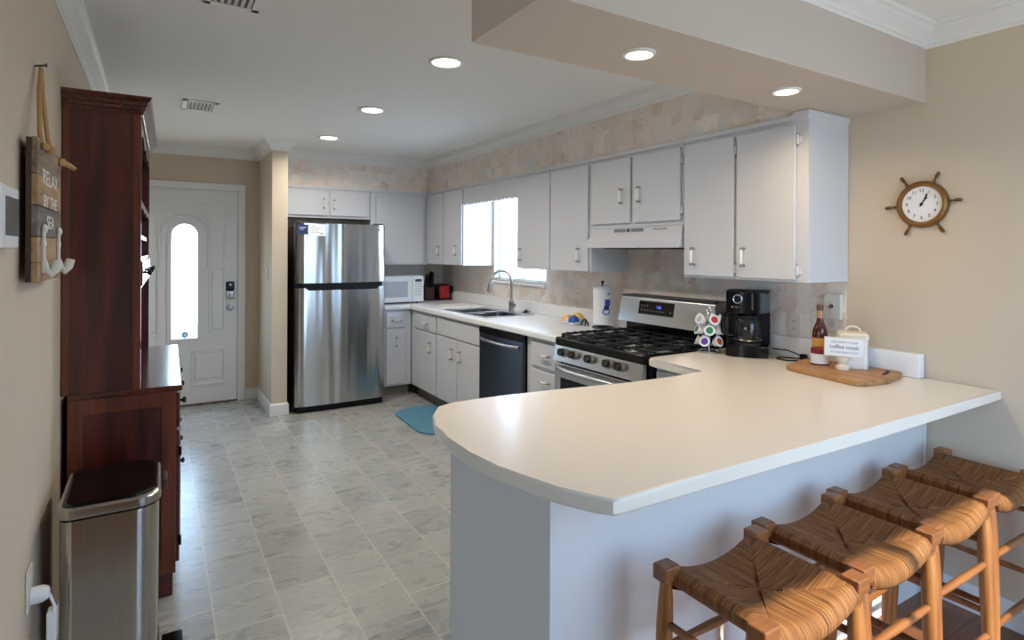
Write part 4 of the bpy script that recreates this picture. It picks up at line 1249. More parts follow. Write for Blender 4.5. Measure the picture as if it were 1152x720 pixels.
# built in its own frame: front = -Y, then turned
cm.location = (0, 0, 0)
def slabpoly(w2, y0, y1, bulge, n_=10):
    p = [(-w2, y1), (-w2, y0)]
    p = []
    for k in range(n_ + 1):
        q = -1 + 2 * k / n_
        p.append((w2 * q, y0 - bulge * (1 - q * q)))
    p += [(w2, y1), (-w2, y1)]
    return p
W2 = .102
MB().prism(slabpoly(W2, -.085, .10, .022), 0, .060, None, .006, 2).build('base', M_BLACK, cm)
MB().prism([(-W2, .03), (W2, .03), (W2, .10), (-W2, .10)], .055, .23, None, .004).build('column', M_BLACKM, cm)
hdm = MB().prism(slabpoly(W2, -.075, .10, .022), .225, .333, None, .006, 2).build('head', M_BLACK, cm)
MB().prism(slabpoly(W2 + .001, -.076, .098, .022), .332, .339, None, .002).build('lid', M_BLACKM, cm)
MB().m(M_CHROME).tube([(-.045 + .021 * math.cos(2 * PI * k / 24), -.0945, .298 + .021 * math.sin(2 * PI * k / 24)) for k in range(24)], .0028, 8, True).m(M_SCREEN).cyl((-.045, -.094, .298), (-.045, -.088, .298), .019, None, 20).build('dial', None, hdm)
mk = MB().m(M_GREYINK)
for k in range(4):
    mk.box((-.075 + k * .019, -.096 + .003 * abs(k - 1.5), .252), (-.064 + k * .019, -.088, .260), .001)
mk.m(mat('window_strip', (70, 76, 84), .15)).box((.022, -.0965, .245), (.031, -.088, .328), .001)
mk.build('buttons', None, hdm)
cf = MB().m(M_CLEAR).lathe([(.050, 0), (.060, .006), (.066, .03), (.066, .08), (.058, .115), (.048, .13), (.052, .142)], 28, Matrix.Translation((0, -.025, .068)), cap=False)
cf.m(M_BLACK).lathe([(.053, .138), (.056, .142), (.052, .156), (.03, .162), (0, .163)], 28, Matrix.Translation((0, -.025, .068)), cap=False)
cfo = cf.build('carafe', None, cm)
MB().m(M_NICKEL).tube([(.0665 * math.cos(2 * PI * k / 28), -.025 + .0665 * math.sin(2 * PI * k / 28), .085) for k in range(28)], .0028, 6, True).build('carafe_band', None, cfo)
MB().m(M_BLACK).tube([(-.045, -.045, .222), (-.085, -.058, .226), (-.115, -.066, .205), (-.120, -.068, .165), (-.115, -.066, .122), (-.095, -.06, .105), (-.062, -.045, .102)], [.010, .011, .012, .012, .012, .011, .008], 10).build('carafe_handle', None, cfo)
MB().lathe([(.062, .060), (.062, .066), (0, .066)], 24, Matrix.Translation((0, -.025, 0))).build('warming_plate', M_DGREY, cm)
cm.location = (2.655, 1.948, .914); cm.rotation_euler = (0, 0, R(-58))

# power cord curled on the counter behind the maker and up to the wall plug
cd = MB().tube([(2.725, 1.855, .955), (2.755, 1.79, .952), (2.765, 1.745, .940), (2.762, 1.70, .925), (2.745, 1.682, .9185), (2.70, 1.69, .9182), (2.66, 1.735, .9182), (2.665, 1.79, .9182), (2.70, 1.805, .9182), (2.75, 1.76, .9182), (2.766, 1.72, .9182), (2.760, 1.69, .9182)], .0032, 8)
cd.box((2.745, 1.69, .9165), (2.770, 1.72, .945), .005)
tag(cd.build('power_cord', M_BLACKM, origin=(2.74, 1.74, .914)), 'black power cord looped on the counter right of the coffee maker', 'cord')

# cutting board with the small coffee display
b0, b1, b2, b3 = (2.45, 1.60), (2.66, 1.655), (2.79, 1.265), (2.375, 1.27)
bp_ = [(2.452, 1.585), (2.47, 1.61), (2.50, 1.622), (2.68, 1.658), (2.725, 1.655), (2.738, 1.62), (2.768, 1.31), (2.772, 1.275), (2.75, 1.250), (2.56, 1.215), (2.44, 1.235), (2.405, 1.255), (2.40, 1.285)]
bd = thing('serving_board', 'wooden serving board against the right wall end of the counter', 'serving board', (2.58, 1.43, .914))
MB().prism(bp_[::-1], .9145, .936, None, .005, 3).build('board', M_BOARD, bd)
hs_ = MB()
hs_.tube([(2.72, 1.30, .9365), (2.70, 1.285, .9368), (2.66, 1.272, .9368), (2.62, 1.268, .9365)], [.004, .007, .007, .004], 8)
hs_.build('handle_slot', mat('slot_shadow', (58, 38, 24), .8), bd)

bo = thing('syrup_bottle', 'brown syrup bottle with gold label standing on the serving board', 'bottle', (2.688, 1.580, .936))
MB().lathe([(.030, .936), (.033, .942), (.034, 1.06), (.032, 1.085), (.026, 1.10), (.016, 1.125), (.0125, 1.15), (.0125, 1.185)], 24, Matrix.Translation((2.688, 1.580, 0))).build('glass', M_SYRUP, bo)
MB().lathe([(.0345, .962), (.0345, 1.05)], 24, Matrix.Translation((2.688, 1.580, 0)), cap=False).build('label', M_GOLDL, bo)
MB().lathe([(.0135, 1.135), (.0135, 1.178)], 20, Matrix.Translation((2.688, 1.580, 0)), cap=False).build('neck_label', mat('tan_neck', (196, 150, 112), .4), bo)
MB().lathe([(.0145, 1.182), (.0150, 1.186), (.0145, 1.206), (0, 1.207)], 20, Matrix.Translation((2.688, 1.580, 0))).build('cap', mat('brown_cap', (120, 84, 56), .4), bo)

jr = thing('candle_jar', 'white jar with a dark red lid in front of the syrup bottle', 'jar', (2.617, 1.539, .9362))
MB().lathe([(.036, .936), (.0385, .940), (.0385, .984), (.035, .989)], 24, Matrix.Translation((2.617, 1.539, 0))).build('body', M_WHITE, jr)
MB().lathe([(.037, .988), (.038, .990), (.038, 1.008), (.034, 1.012), (0, 1.012)], 24, Matrix.Translation((2.617, 1.539, 0))).build('lid', mat('dark_red_lid', (124, 18, 34), .35), jr)
MB().lathe([(.0388, .937), (.0388, .943)], 24, Matrix.Translation((2.617, 1.539, 0)), cap=False).build('base_band', M_BLACKM, jr)

cn = thing('ceramic_canister', 'white ceramic canister with a loop-handled lid on the serving board', 'canister', (2.688, 1.428, .936))
rcn = Matrix.Rotation(R(-58), 4, 'Z')
def sqring(hw, z, r_=.018, c=(2.688, 1.428)):
    p = []
    for sx_, sy_, a0 in ((1, 1, 0), (-1, 1, 90), (-1, -1, 180), (1, -1, 270)):
        for k in range(5):
            a = R(a0 + 90 * k / 4)
            v_ = rcn @ Vector((sx_ * (hw - r_) + r_ * math.cos(a), sy_ * (hw - r_) + r_ * math.sin(a), 0))
            p.append(Vector((c[0] + v_.x, c[1] + v_.y, z)))
    return p
def loft(rings, mt, name, parent):
    mb = MB().m(mt); V = [[mb.bm.verts.new(q) for q in rg_] for rg_ in rings]
    for A, B in zip(V, V[1:]):
        for k in range(len(A)):
            k2 = (k + 1) % len(A)
            mb.bm.faces.new((A[k], A[k2], B[k2], B[k]))
    mb.bm.faces.new(V[0]); mb.bm.faces.new(V[-1])
    return mb.build(name, None, parent)
loft([sqring(.055, .936), sqring(.057, .940), sqring(.057, .985), sqring(.0555, .99), sqring(.0555, 1.035), sqring(.057, 1.04), sqring(.057, 1.068)], M_CERAM, 'body', cn)
lid = loft([sqring(.054, 1.066), sqring(.061, 1.069), sqring(.061, 1.086), sqring(.055, 1.093), sqring(.03, 1.096, .012)], M_CREAM, 'lid', cn)
hp = [rcn @ Vector((.030 * math.cos(PI * k / 10), 0, .026 * math.sin(PI * k / 10))) + Vector((2.688, 1.428, 1.094)) for k in range(11)]
MB().tube(hp, .0045, 8).build('loop_handle', M_CREAM, lid)

cs = thing('coffee_sign', 'small white coffee nook sign on a turned cream post', 'sign', (2.590, 1.420, .936))
MB().lathe([(.026, .936), (.028, .942), (.027, .954), (.018, .960), (.020, .966), (.026, .976), (.026, .986), (.016, .996), (.012, 1.002), (.012, 1.02)], 22, Matrix.Translation((2.590, 1.420, 0))).build('post', M_CREAM, cs)
sgm = Matrix.Translation((2.573, 1.404, 1.037)) @ Matrix.Rotation(R(-60), 4, 'Z') @ Matrix.Rotation(R(1), 4, 'Y')
sb = MB().m(M_CREAM).box((-.077, -.004, -.042), (.077, .005, .042), .002)
sb.m(M_LABELW).box((-.073, -.0048, -.038), (.073, -.003, .038))
bmesh.ops.transform(sb.bm, matrix=sgm, verts=sb.bm.verts)
sbo = sb.build('sign_face', None, cs)
lt = MB().m(M_GREYINK).text('WELCOME TO OUR', .0115, sgm @ Matrix.Translation((0, -.0052, .022)) @ RX, .0002)
lt.m(M_INK).text('coffee nook', .0235, sgm @ Matrix.Translation((0, -.0052, .001)) @ RX, .0002)
lt.m(M_GREYINK).text('SIT AND ENJOY A CUP', .0100, sgm @ Matrix.Translation((0, -.0052, -.022)) @ RX, .0002)
lt.build('lettering', None, sbo)


# wall outlets
def outlet_R(y_, z_, label, wide=.072, tall=.118, proj=.006, plugs=True):
    t = thing('wall_outlet', label, 'outlet', (XR - .005, y_, z_ - tall / 2), 'white wall outlets')
    boxm((XR - .003 - proj, y_ - wide / 2, z_ - tall / 2), (XR - .0032, y_ + wide / 2, z_ + tall / 2), 'plate', M_IVORY, t, .003)
    for s in (-1, 1):
        rc = MB().m(M_IVORY).box((XR - .0045 - proj, y_ - .016, z_ + s * .022 - .014), (XR - .003 - proj, y_ + .016, z_ + s * .022 + .014), .003)
        rc.m(M_DGREY)
        for q in (-1, 1):
            rc.box((XR - .0049 - proj, y_ + q * .006 - .001, z_ + s * .022 - .004), (XR - .0044 - proj, y_ + q * .006 + .001, z_ + s * .022 + .006))
        rc.build('receptacle', None, t)


outlet_R(1.795, 1.075, 'double wall outlet between the coffee maker and the syrup bottle')
outlet_R(3.79, 1.06, 'pale wall outlet left of the paper towels')
outlet_R(5.48, 1.05, 'pale wall outlet right of the red toaster')
o2 = thing('wall_phone_jack', 'raised white wall box with a round jack above the syrup bottle', 'wall box', (XR - .01, 1.587, 1.13))
boxm((XR - .030, 1.548, 1.128), (XR - .0032, 1.628, 1.250), 'box', M_IVORY, o2, .003)
MB().m(M_CHROME).cyl((XR - .036, 1.588, 1.192), (XR - .029, 1.588, 1.192), .010, None, 14).m(M_GREYINK).cyl((XR - .0375, 1.588, 1.192), (XR - .036, 1.588, 1.192), .005, None, 10).build('jack', None, o2)

# ship wheel clock
ckx, cky, ckz = XR, 1.208, 1.664
cl = thing('wall_clock', 'ship wheel wall clock with bronze ring on the beige wall', 'clock', (ckx - .01, cky, ckz))
mX = Matrix.Translation((ckx, cky, ckz)) @ Matrix(((0, 0, -1, 0), (-1, 0, 0, 0), (0, 1, 0, 0), (0, 0, 0, 1)))     # local z -> -X, local x -> -Y, local y -> Z
MB().lathe([(.074, .004), (.078, .020), (.084, .028), (.092, .026), (.100, .016), (.101, .003), (.074, .003)], 48, mX, cap=False).build('ring', M_BRONZE, cl)
fc = MB().lathe([(0, .014), (.077, .014), (.077, .004), (0, .004)], 40, mX).build('dial', M_LABELW, cl)
nm = MB().m(M_INK)
for h in range(1, 13):
    a = R(90 - 30 * h)
    nm.text(str(h), .020, mX @ Matrix.Translation((.058 * math.cos(a), .058 * math.sin(a), .0146)), .0003)
nm.build('numeral', None, fc)
hnd = MB().m(M_INK)
for ln_, wd_, ang in ((.038, .0045, 90 - 32), (.052, .003, 90 - 26)):
    mm = mX @ Matrix.Translation((0, 0, .0158)) @ Matrix.Rotation(R(ang), 4, 'Z')
    hnd.prism([(-.012, -wd_ / 2), (ln_ * .7, -wd_ / 2), (ln_ * .78, -wd_ * 1.6), (ln_, 0), (ln_ * .78, wd_ * 1.6), (ln_ * .7, wd_ / 2), (-.012, wd_ / 2)], 0, .001, mm)
hnd.lathe([(.006, .0155), (.006, .019), (0, .019)], 14, mX)
hnd.build('hand', None, fc)
for k in range(6):
    a = R(4 + 60 * k)
    dv = mX.to_3x3() @ Vector((math.cos(a), math.sin(a), 0)); o_ = mX @ Vector((0, 0, .013))
    MB().spin(o_ + dv * .095, o_ + dv * .148, [(0, .005), (.25, .0065), (.35, .0035), (.55, .0065), (.85, .0072), (.95, .006), (1, .003)], 12).build('spoke_handle', M_BRONZED, cl)

# ------------------------------------------------------------------ lamps and vents
def recessed(x, y, z, label, warm, group, power, k=1.0):
    t = thing('recessed_light', label, 'ceiling light', (x, y, z), group)
    MB().lathe([(.068 * k, -.003), (.074 * k, -.009), (.088 * k, -.007), (.091 * k, -.0005), (.068 * k, -.0005)], 36, Matrix.Translation((x, y, z)), cap=False).build('trim_ring', M_TRIM, t)
    MB().lathe([(0, -.0065), (.066 * k, -.0065), (.0685 * k, -.003), (.0685 * k, -.0008), (0, -.0008)], 32, Matrix.Translation((x, y, z))).build('diffuser', M_DIFFW if warm else M_DIFF, t)
    l = bpy.data.lights.new('lamp', 'AREA'); l.shape = 'DISK'; l.size = .13 * k; l.energy = power; l.spread = R(155); l.color = (1, .74, .46) if warm else (1, .93, .84)
    o = bpy.data.objects.new('lamp', l); C.objects.link(o); o.parent = t; o.location = (0, 0, -.012)
    return t


g = 'recessed lights in the kitchen ceiling'
recessed(1.255, 2.70, ZC, 'nearest recessed light in the white kitchen ceiling', False, g, CAN_W)
recessed(1.25, 3.88, ZC, 'middle recessed light in the white kitchen ceiling', False, g, CAN_W)
recessed(1.245, 5.03, ZC, 'farthest recessed light, in front of the papered bulkhead over the refrigerator', False, g, CAN_W)
g = 'warm lights under the dropped beam'
recessed(1.338, 1.395, 2.10, 'warm recessed light under the beam, farther from the clock wall', True, g, SOF_W, .6)
recessed(2.142, 1.402, 2.10, 'warm recessed light under the beam, nearer the clock wall', True, g, SOF_W, .62)


def vent(x0, x1, y0, y1, label):
    t = thing('ceiling_vent', label, 'vent', ((x0 + x1) / 2, (y0 + y1) / 2, ZC), 'ceiling vents')
    f_ = MB()
    e_ = .028
    f_.box((x0, y0, ZC - .008), (x1, y0 + e_, ZC - .0005), .002).box((x0, y1 - e_, ZC - .008), (x1, y1, ZC - .0005), .002).box((x0, y0, ZC - .008), (x0 + e_, y1, ZC - .0005), .002).box((x1 - e_, y0, ZC - .008), (x1, y1, ZC - .0005), .002)
    f_.build('frame', M_TRIM, t)
    boxm((x0 + e_, y0 + e_, ZC - .0025), (x1 - e_, y1 - e_, ZC - .0006), 'backing', M_DGREY, t)
    n_ = int((x1 - x0 - 2 * e_) / .021)
    for k in range(n_):
        xx = x0 + e_ + (k + .5) * (x1 - x0 - 2 * e_) / n_
        MB().box((xx - .0065, y0 + e_, ZC - .0085), (xx + .0065, y1 - e_, ZC - .0065), rot=Matrix.Rotation(R(24), 3, 'Y')).build('slat', M_TRIM, t)


vent(.145, .345, 2.30, 2.545, 'white ceiling vent nearest the camera')
vent(.135, .345, 4.25, 4.54, 'white ceiling vent farther in, above the front door hall')

# ------------------------------------------------------------------ teal mat by the sink
mp_ = []
for cx_, cy_, a0, r_ in ((2.10, 4.92, 0, .12), (1.955, 4.86, 90, .16), (1.945, 4.36, 180, .16), (2.10, 4.30, 270, .12)):
    for k in range(7):
        a = R(a0 + 90 * k / 6)
        mp_.append((cx_ + r_ * math.cos(a), cy_ + r_ * math.sin(a)))
tag(MB().prism(mp_, .0005, .014, None, .005, 2).build('kitchen_mat', M_MAT, origin=(2.0, 4.6, 0)), 'teal cushioned mat with rounded corners on the floor before the sink', 'mat')

# ------------------------------------------------------------------ hutch on the left wall
HY0, HY1 = 2.80, 4.0
ht = thing('hutch_cabinet', 'dark mahogany hutch with open shelves against the left wall', 'hutch', (-.12, 3.4, 0))
HB, HF = -.296, .072
bmb = MB().m(M_HUTCH).box((HB, HY0 + .012, .10), (HF - .004, HY1 - .012, .862))
bmb.m(M_HUTCHL).box((HB, HY0 + .004, .10), (HB + .05, HY0 + .014, .862), .002).box((HF - .055, HY0 + .004, .10), (HF - .002, HY0 + .014, .862), .002).box((HB + .05, HY0 + .005, .10), (HF - .05, HY0 + .014, .16), .002).box((HB + .05, HY0 + .005, .80), (HF - .05, HY0 + .014, .862), .002)
bmb.build('base_body', None, ht)
MB().box((HB, HY0 + .02, 0), (HF - .012, HY1 - .02, .10), .004).build('plinth', M_HUTCH, ht)
MB().box((HB, HY0 - .006, .862), (HF + .020, HY1 + .006, .886), .005, 3).build('base_top', M_HUTCHY, ht)
ny = 3
for k in range(ny):
    y0 = HY0 + .03 + k * (HY1 - HY0 - .06) / ny + .006; y1 = HY0 + .03 + (k + 1) * (HY1 - HY0 - .06) / ny - .006
    dwr = MB().box((HF - .006, y0, .70), (HF + .012, y1, .845), .004).build('drawer', M_HUTCHY, ht)
    MB().spin((HF + .012, (y0 + y1) / 2, .772), (HF + .040, (y0 + y1) / 2, .772), [(0, .006), (.4, .006), (.6, .014), (.9, .013), (1, .006)], 12).build('knob', M_BLACK, dwr)
    dor = MB().box((HF - .006, y0, .13), (HF + .012, y1, .685), .004).build('door', M_HUTCH, ht)
    MB().box((HF + .008, y0 + .06, .19), (HF + .016, y1 - .06, .625), .005).build('raised_panel', M_HUTCH, dor)
    MB().spin((HF + .012, y1 - .03, .45), (HF + .038, y1 - .03, .45), [(0, .006), (.4, .006), (.6, .013), (.9, .012), (1, .006)], 12).build('knob', M_BLACK, dor)
    for zz in (.22, .60):
        MB().cyl((HF + .013, y0 - .003, zz - .02), (HF + .013, y0 - .003, zz + .02), .006, None, 8).build('hinge', M_BLACK, dor)
UB, UF = -.314, -.057
up = MB().m(M_HUTCH).box((UB, HY0 + .004, .886), (UF, HY0 + .022, 2.0), .001)
up.m(M_HUTCHL).box((UB, HY0 - .001, .886), (UB + .022, HY0 + .006, 2.0), .001).box((UF - .028, HY0 - .001, .886), (UF, HY0 + .006, 2.0), .001)
up.build('side_panel', None, ht)
MB().m(M_HUTCH).box((UB, HY1 - .022, .886), (UF, HY1 - .004, 2.0), .001).build('side_panel', None, ht)
boxm((UB, HY0 + .02, .886), (UB + .012, HY1 - .02, 2.0), 'back_panel', M_HUTCH, ht)
boxm((UB + .012, HY0 + .022, 1.975), (UF - .018, HY1 - .022, 1.999), 'top_panel', M_HUTCH, ht)
for zz in (1.50, 1.655):
    boxm((UB + .01, HY0 + .02, zz), (UF - .01, HY1 - .02, zz + .02), 'shelf', M_HUTCHY, ht, .002)
# shaped apron under the cornice and at the shelf edges
def apron(z_top, drop, name):
    p = [(HY0 + .022, z_top), (HY1 - .022, z_top)]
    L = HY1 - HY0 - .044; n_ = 40
    for k in range(n_ + 1):
        q = k / n_
        p.append((HY1 - .022 - L * q, z_top - drop * (.45 + .55 * abs(math.cos(3 * PI * q)))))
    MB().prism(p, UF - .018, UF, YZX).build(name, M_HUTCHY, ht)
apron(1.975, .055, 'cornice_apron')
apron(1.655, .035, 'shelf_apron')
boxm((UB + .01, HY0 + .02, 1.405), (UF - .004, HY1 - .02, 1.422), 'shelf', M_HUTCHY, ht, .002)
boxm((UB + .01, HY0 + .02, 1.285), (UF - .004, HY1 - .02, 1.300), 'shelf', M_HUTCHY, ht, .002)
for k in range(3):
    y0 = HY0 + .03 + k * (HY1 - HY0 - .06) / 3 + .005; y1 = HY0 + .03 + (k + 1) * (HY1 - HY0 - .06) / 3 - .005
    sdw = MB().box((UF - .20, y0, 1.302), (UF + .006, y1, 1.403), .003).build('small_drawer', M_HUTCHY, ht)
    MB().spin((UF + .006, (y0 + y1) / 2, 1.352), (UF + .034, (y0 + y1) / 2, 1.352), [(0, .005), (.4, .005), (.6, .013), (.9, .012), (1, .006)], 12).build('knob', M_BLACK, sdw)
HCR = [(0, 0), (.006, 0), (.008, .014), (.014, .018), (.014, .030), (.021, .035), (.021, .047), (.030, .054), (.034, .062), (.036, .070), (0, .070)]
MB().sweep(HCR, [(UB, HY1 - .004, 2.0), (UF, HY1 - .004, 2.0), (UF, HY0 + .004, 2.0), (UB, HY0 + .004, 2.0)]).build('cornice', M_HUTCHY, ht, angle=20)
boxm((UB, HY0 + .01, 1.999), (UF - .002, HY1 - .01, 2.068), 'cornice_core', M_HUTCH, ht)
ht.rotation_euler = (0, 0, R(-.75)); ht.location.x += .008
# crockery glimpsed on the upper shelves
for i, (yy, zz, rr) in enumerate([(3.05, 1.675, .06), (3.35, 1.675, .05)]):
    bwl = MB().lathe([(.02, 0), (rr * .7, .02), (rr, .05), (rr * .94, .05), (.02, .008)], 20, Matrix.Translation((UF - .085, yy, zz)))
    tag(bwl.build('bowl', M_CERAM, origin=(UF - .085, yy, zz)), ['white bowl on the hutch shelf nearest the camera', 'smaller white bowl farther along the hutch shelf'][i], 'bowl', 'bowls on the hutch shelf')

# ------------------------------------------------------------------ trash can
tc_ = thing('trash_can', 'tall stainless step trash can with black lid in front of the hutch', 'trash can', (-.12, 2.43, 0))


def canring(inset, z, n_=8):
    """rounded rectangle with a bowed right side"""
    x0, x1, y0, y1 = -.262 + inset, .022 - inset, 2.238 + inset, 2.630 - inset
    p = []
    r_ = .035
    for cx_, cy_, a0 in ((x0 + r_, y1 - r_, 90), (x0 + r_, y0 + r_, 180)):
        for k in range(n_ + 1):
            a = R(a0 + 90 * k / n_)
            p.append(Vector((cx_ + r_ * math.cos(a), cy_ + r_ * math.sin(a), z)))
    r2 = .06
    for cx_, cy_, a0 in ((x1 - r2 - .02, y0 + r2, 270), (x1 - r2 - .02, y1 - r2, 0)):
        for k in range(n_ + 1):
            a = R(a0 + 90 * k / n_)
            bul = .02 * (1 - ((cy_ + r2 * math.sin(a) - (y0 + y1) / 2) / ((y1 - y0) / 2)) ** 2)
            p.append(Vector((cx_ + r2 * math.cos(a) + bul, cy_ + r2 * math.sin(a), z)))
    return p


M_CAN = brushed('trash_can_steel', (188, 182, 174), .16, 2, .03, .95)
loft([canring(.008, .030), canring(.006, .035), canring(.004, .60), canring(.004, .605)], M_CAN, 'body', tc_)
loft([canring(.006, 0), canring(.002, .004), canring(.002, .03), canring(.008, .032)], M_BLACKM, 'base_ring', tc_)
loft([canring(.010, .604), canring(.008, .612)], M_BLACKM, 'lid_seam', tc_)
ldr = loft([canring(.001, .612), canring(-.002, .616), canring(-.002, .640), canring(.003, .646), canring(.010, .648)], mat('rim_steel', (176, 172, 166), .22, 1), 'lid_rim', tc_)
loft([canring(.008, .640), canring(.010, .650), canring(.022, .654)], M_BLACK, 'lid', tc_)
boxm((.018, 2.38, .012), (.085, 2.50, .03), 'pedal', M_BLACK, tc_, .006)
boxm((.020, 2.40, .600), (.034, 2.50, .635), 'lid_latch', M_DGREY, tc_, .004)

# ------------------------------------------------------------------ left wall: sign, thermostat, outlet
sg = thing('wall_sign', 'weathered wooden sign with two hooks hanging by rope on the left wall', 'sign', (XL + .02, 2.21, 1.36))
S0, S1, SF = 1.995, 2.425, -.275
pk = MB()
M_SIGNT = wood('tan_plank', [(.25, (126, 96, 62)), (.5, (168, 136, 96)), (.8, (190, 160, 118))], axis=1, scale=10, rough=.7)
M_SIGNG = wood('grey_plank', [(.25, (84, 76, 70)), (.5, (120, 110, 102)), (.8, (146, 136, 126))], axis=1, scale=10, rough=.7)
rows = [(1.36, 1.415, M_SIGNT), (1.416, 1.485, M_SIGNT), (1.487, 1.57, M_SIGNG), (1.572, 1.655, M_SIGNT), (1.657, 1.755, M_SIGNW)]
pk.m(M_SIGNW)
for z0, z1, mt in rows:
    pk.m(mt).box((SF - .014, S0, z0), (SF, S1, z1), .002)
pk.build('plank_face', None, sg)
pk = MB().m(M_SIGND).box((SF - .026, S0 + .002, 1.362), (SF - .014, S1 - .004, 1.753))
pk.box((XL + .001, S0 + .06, 1.70), (SF - .026, S0 + .09, 1.73)).box((XL + .001, S1 - .09, 1.70), (SF - .026, S1 - .06, 1.73))
pk.build('backing', None, sg)
LT = Matrix(((0, 0, 1, 0), (1, 0, 0, 0), (0, 1, 0, 0), (0, 0, 0, 1)))      # text facing +X, reading along +Y
tx = MB().m(M_WHITEINK)
for s_, zz, sz in (('RELAX', 1.655, .062), ('BY THE', 1.588, .050), ('SEA', 1.528, .054)):
    tx.text(s_, sz, Matrix.Translation((SF + .0007, (S0 + S1) / 2, zz)) @ LT @ Matrix.Diagonal((1.55, 1, 1, 1)), .0004)
tx.build('lettering', None, sg)
for yy in (2.06, 2.345):
    hk = MB().box((SF, yy - .012, 1.385), (SF + .008, yy + .012, 1.505), .003)
    hk.ball((SF + .006, yy, 1.508), .014, (.6, 1, 1), 10).box((SF, yy - .022, 1.46), (SF + .009, yy + .022, 1.475), .003)
    hk.tube([(SF + .004, yy, 1.42), (SF + .010, yy, 1.392), (SF + .018, yy + .008, 1.382), (SF + .027, yy + .016, 1.396), (SF + .033, yy + .022, 1.418)], [.008, .010, .012, .014, .013], 10)
    hk.build('hook', mat('chalky_white_iron', (216, 212, 200), .6, bump=.3, bscale=90), sg)
rp = MB()
rp.tube([(XL + .016, 2.232, 1.998), (XL + .020, 2.17, 1.92), (SF - .004, 2.05, 1.775), (SF + .004, 2.045, 1.735)], .006, 8)
rp.tube([(XL + .016, 2.232, 1.998), (XL + .022, 2.21, 1.92), (SF + .002, 2.135, 1.775), (SF + .009, 2.13, 1.74)], .006, 8)
rp.ball((SF + .009, 2.045, 1.735), .011, seg=10).ball((SF + .010, 2.13, 1.738), .014, seg=10)
rp.ball((SF + .008, 2.375, 1.735), .014, seg=10)
rp.tube([(SF + .008, 2.375, 1.735), (SF + .026, 2.385, 1.728), (SF + .042, 2.392, 1.716)], [.009, .009, .007], 8)
rp.build('rope', M_ROPE, sg)
MB().cyl((XL, 2.232, 2.002), (XL + .028, 2.232, 2.008), .003, None, 8).lathe([(.007, 0), (.006, .003), (0, .004)], 10, Matrix.Translation((XL + .027, 2.232, 2.008)) @ Matrix.Rotation(R(90), 4, 'Y')).build('nail', M_DGREY, sg)

th = thing('thermostat', 'white wall thermostat with grey screen at the left edge', 'thermostat', (XL + .012, 1.76, 1.452))
boxm((XL + .0005, 1.665, 1.452), (XL + .026, 1.850, 1.598), 'case', M_WHITE, th, .006, 3)
boxm((XL + .0255, 1.700, 1.482), (XL + .0275, 1.838, 1.572), 'screen', mat('grey_screen', (92, 92, 96), .25), th, .001)

ol = thing('wall_outlet', 'low wall outlet behind the trash can holding a white plug', 'outlet', (XL + .003, 2.16, .41), 'white wall outlets')
boxm((XL + .0005, 2.12, .41), (XL + .007, 2.195, .53), 'plate', M_IVORY, ol, .003)
MB().box((XL + .006, 2.140, .475), (XL + .009, 2.175, .51), .002).build('receptacle', M_IVORY, ol)
plg = thing('plug_adapter', 'white plug with cord in the low wall outlet', 'plug', (XL + .01, 2.158, .43))
MB().spin((XL + .008, 2.158, .445), (XL + .052, 2.158, .445), [(0, .024), (.6, .024), (.9, .018), (1, .008)], 14).build('plug_body', M_WHITE, plg)
MB().tube([(XL + .05, 2.158, .44), (XL + .062, 2.16, .40), (XL + .055, 2.165, .20), (XL + .04, 2.17, .05), (XL + .035, 2.20, .006)], .004, 8).build('cord', M_WHITE, plg)
boxm((XL + .045, 2.140, .30), (XL + .068, 2.185, .39), 'adapter', M_WHITE, plg, .004)


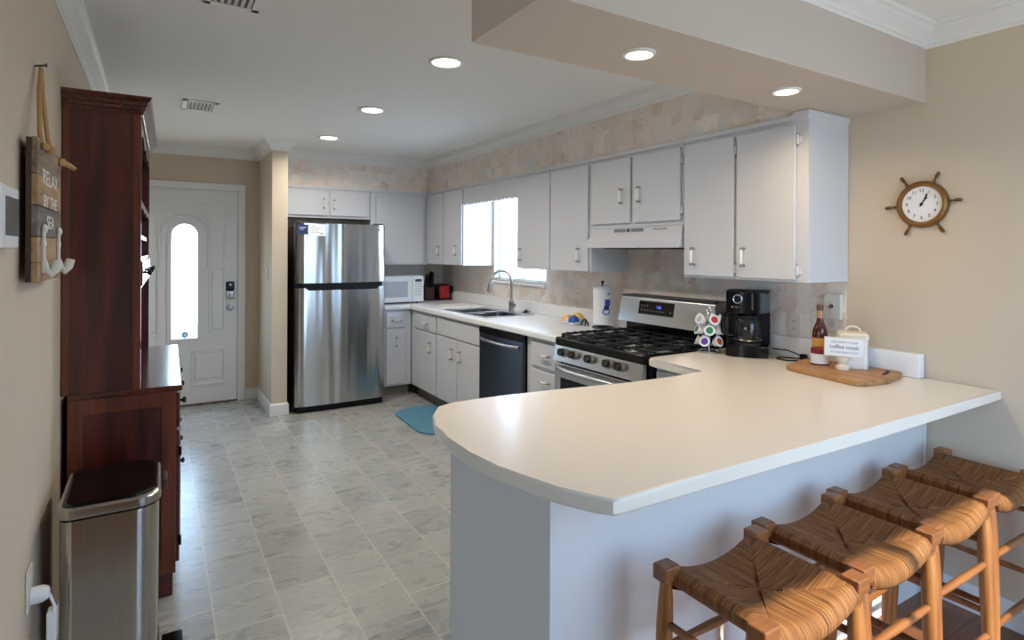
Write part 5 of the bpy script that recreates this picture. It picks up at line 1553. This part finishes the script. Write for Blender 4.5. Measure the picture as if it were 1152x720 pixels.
# ------------------------------------------------------------------ rush stools
def make_stool():
    SW, SD, H0 = .209, .165, .650           # half width, half depth, height of the corner blocks
    t = thing('bar_stool', 'x', 'stool', (0, 0, 0), 'rush seat bar stools')
    # legs with shaped tops, splayed slightly
    for sx_ in (-1, 1):
        for sy_ in (-1, 1):
            tx_, ty_ = sx_ * (SW - .027), sy_ * (SD - .025)
            bx_, by_ = sx_ * (SW - .022), sy_ * (SD - .004)
            MB().spin((bx_, by_, 0), (tx_, ty_, .622), [(0, .013), (.1, .016), (.5, .0205), (.80, .0215), (.90, .019), (.97, .0155), (1, .015)], 14).build('leg', M_STOOL, t)
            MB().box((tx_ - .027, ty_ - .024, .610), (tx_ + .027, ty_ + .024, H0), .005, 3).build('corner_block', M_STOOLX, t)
    def at(sx_, sy_, z_):
        q = z_ / .622
        return (sx_ * (SW - .022 - .005 * q), sy_ * (SD - .004 - .021 * q), z_)
    for sy_, zz in ((-1, .20), (-1, .43), (1, .20), (1, .43)):
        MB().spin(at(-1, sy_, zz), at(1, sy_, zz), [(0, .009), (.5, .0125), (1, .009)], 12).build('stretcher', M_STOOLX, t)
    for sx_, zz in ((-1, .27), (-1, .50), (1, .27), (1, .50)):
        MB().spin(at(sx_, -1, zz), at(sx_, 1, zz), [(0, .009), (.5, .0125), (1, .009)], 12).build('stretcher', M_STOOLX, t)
    # rush seat: four woven triangles meeting in a ridge; front and back rails dip in the middle
    n_ = 24
    zt = .650; RW = SW - .030
    def surf(x, y):
        u_, v_ = x / RW, y / SD
        sag = -.042 * (1 - min(1, abs(u_)) ** 2)                  # long rails dip between the corners
        e_ = max(abs(u_), abs(v_))
        roll = -.022 * max(0, (e_ - .84) / .16) ** 2 - .010 * (1 - e_)
        return zt + sag + roll + .004 * (abs(abs(u_) - abs(v_)) < .03) - .006 * (abs(abs(u_) - abs(v_)) < .02)
    def tri(which):
        mb = MB(); V = {}
        for i in range(n_ + 1):
            for j in range(n_ + 1):
                pass
        sgn, ax = which
        rows_ = []
        m_ = 12
        for r_ in range(m_ + 1):
            q = r_ / m_                                  # 0 at rail edge ... 1 at the centre
            e_ = 1 - q
            row = []
            for k in range(n_ + 1):
                s_ = (-1 + 2 * k / n_) * e_
                if ax == 1:
                    x, y = s_ * RW, sgn * SD * e_
                else:
                    x, y = sgn * RW * e_, s_ * SD
                # leave the corners to the wooden blocks
                row.append(mb.bm.verts.new((x * (.985), y * (.985), surf(x, y))))
            rows_.append(row)
        # rolled edge under the rail
        und = []
        for dz, pull_ in ((-.020, 1.0), (-.036, .93), (-.040, .80)):
            row = []
            for k in range(n_ + 1):
                s_ = (-1 + 2 * k / n_)
                if ax == 1:
                    x, y = s_ * RW * .985, sgn * SD * .985 * pull_
                else:
                    x, y = sgn * RW * .985 * pull_, s_ * SD * .985
                zb = surf(s_ * RW if ax == 1 else sgn * RW, sgn * SD if ax == 1 else s_ * SD)
                row.append(mb.bm.verts.new((x, y, zb + dz)))
            und.append(row)
        seq = und[::-1] + rows_
        for A, B in zip(seq, seq[1:]):
            for k in range(n_):
                try:
                    mb.bm.faces.new((A[k], A[k + 1], B[k + 1], B[k]))
                except ValueError:
                    pass
        bmesh.ops.remove_doubles(mb.bm, verts=mb.bm.verts, dist=1e-5)
        return mb
    seat = bpy.data.objects.new('seat', None); C.objects.link(seat); seat.parent = t
    for which, mt in (((-1, 1), M_RUSHY), ((1, 1), M_RUSHY), ((-1, 0), M_RUSHX), ((1, 0), M_RUSHX)):
        tri(which).build('woven_panel', mt, seat, angle=50)
    return t


def copy_tree(o, parent=None):
    c = o.copy(); C.objects.link(c); c.parent = parent
    for ch in list(o.children):
        copy_tree(ch, c)
    return c


st0 = make_stool()
spots = [(1.302, .92, 'rush seat bar stool nearest the camera, at the curved end of the counter'),
         (1.729, .940, 'second rush seat bar stool from the counter corner, next to the nearest one'),
         (2.150, .955, 'third rush seat bar stool, beside the one against the wall'),
         (2.572, .960, 'last rush seat bar stool, standing against the beige right wall')]
kids0 = list(st0.children)
for i, (x, y, lb_) in enumerate(spots):
    o = st0 if i == 0 else copy_tree(st0)
    o.location = (x, y, 0); o['label'] = lb_
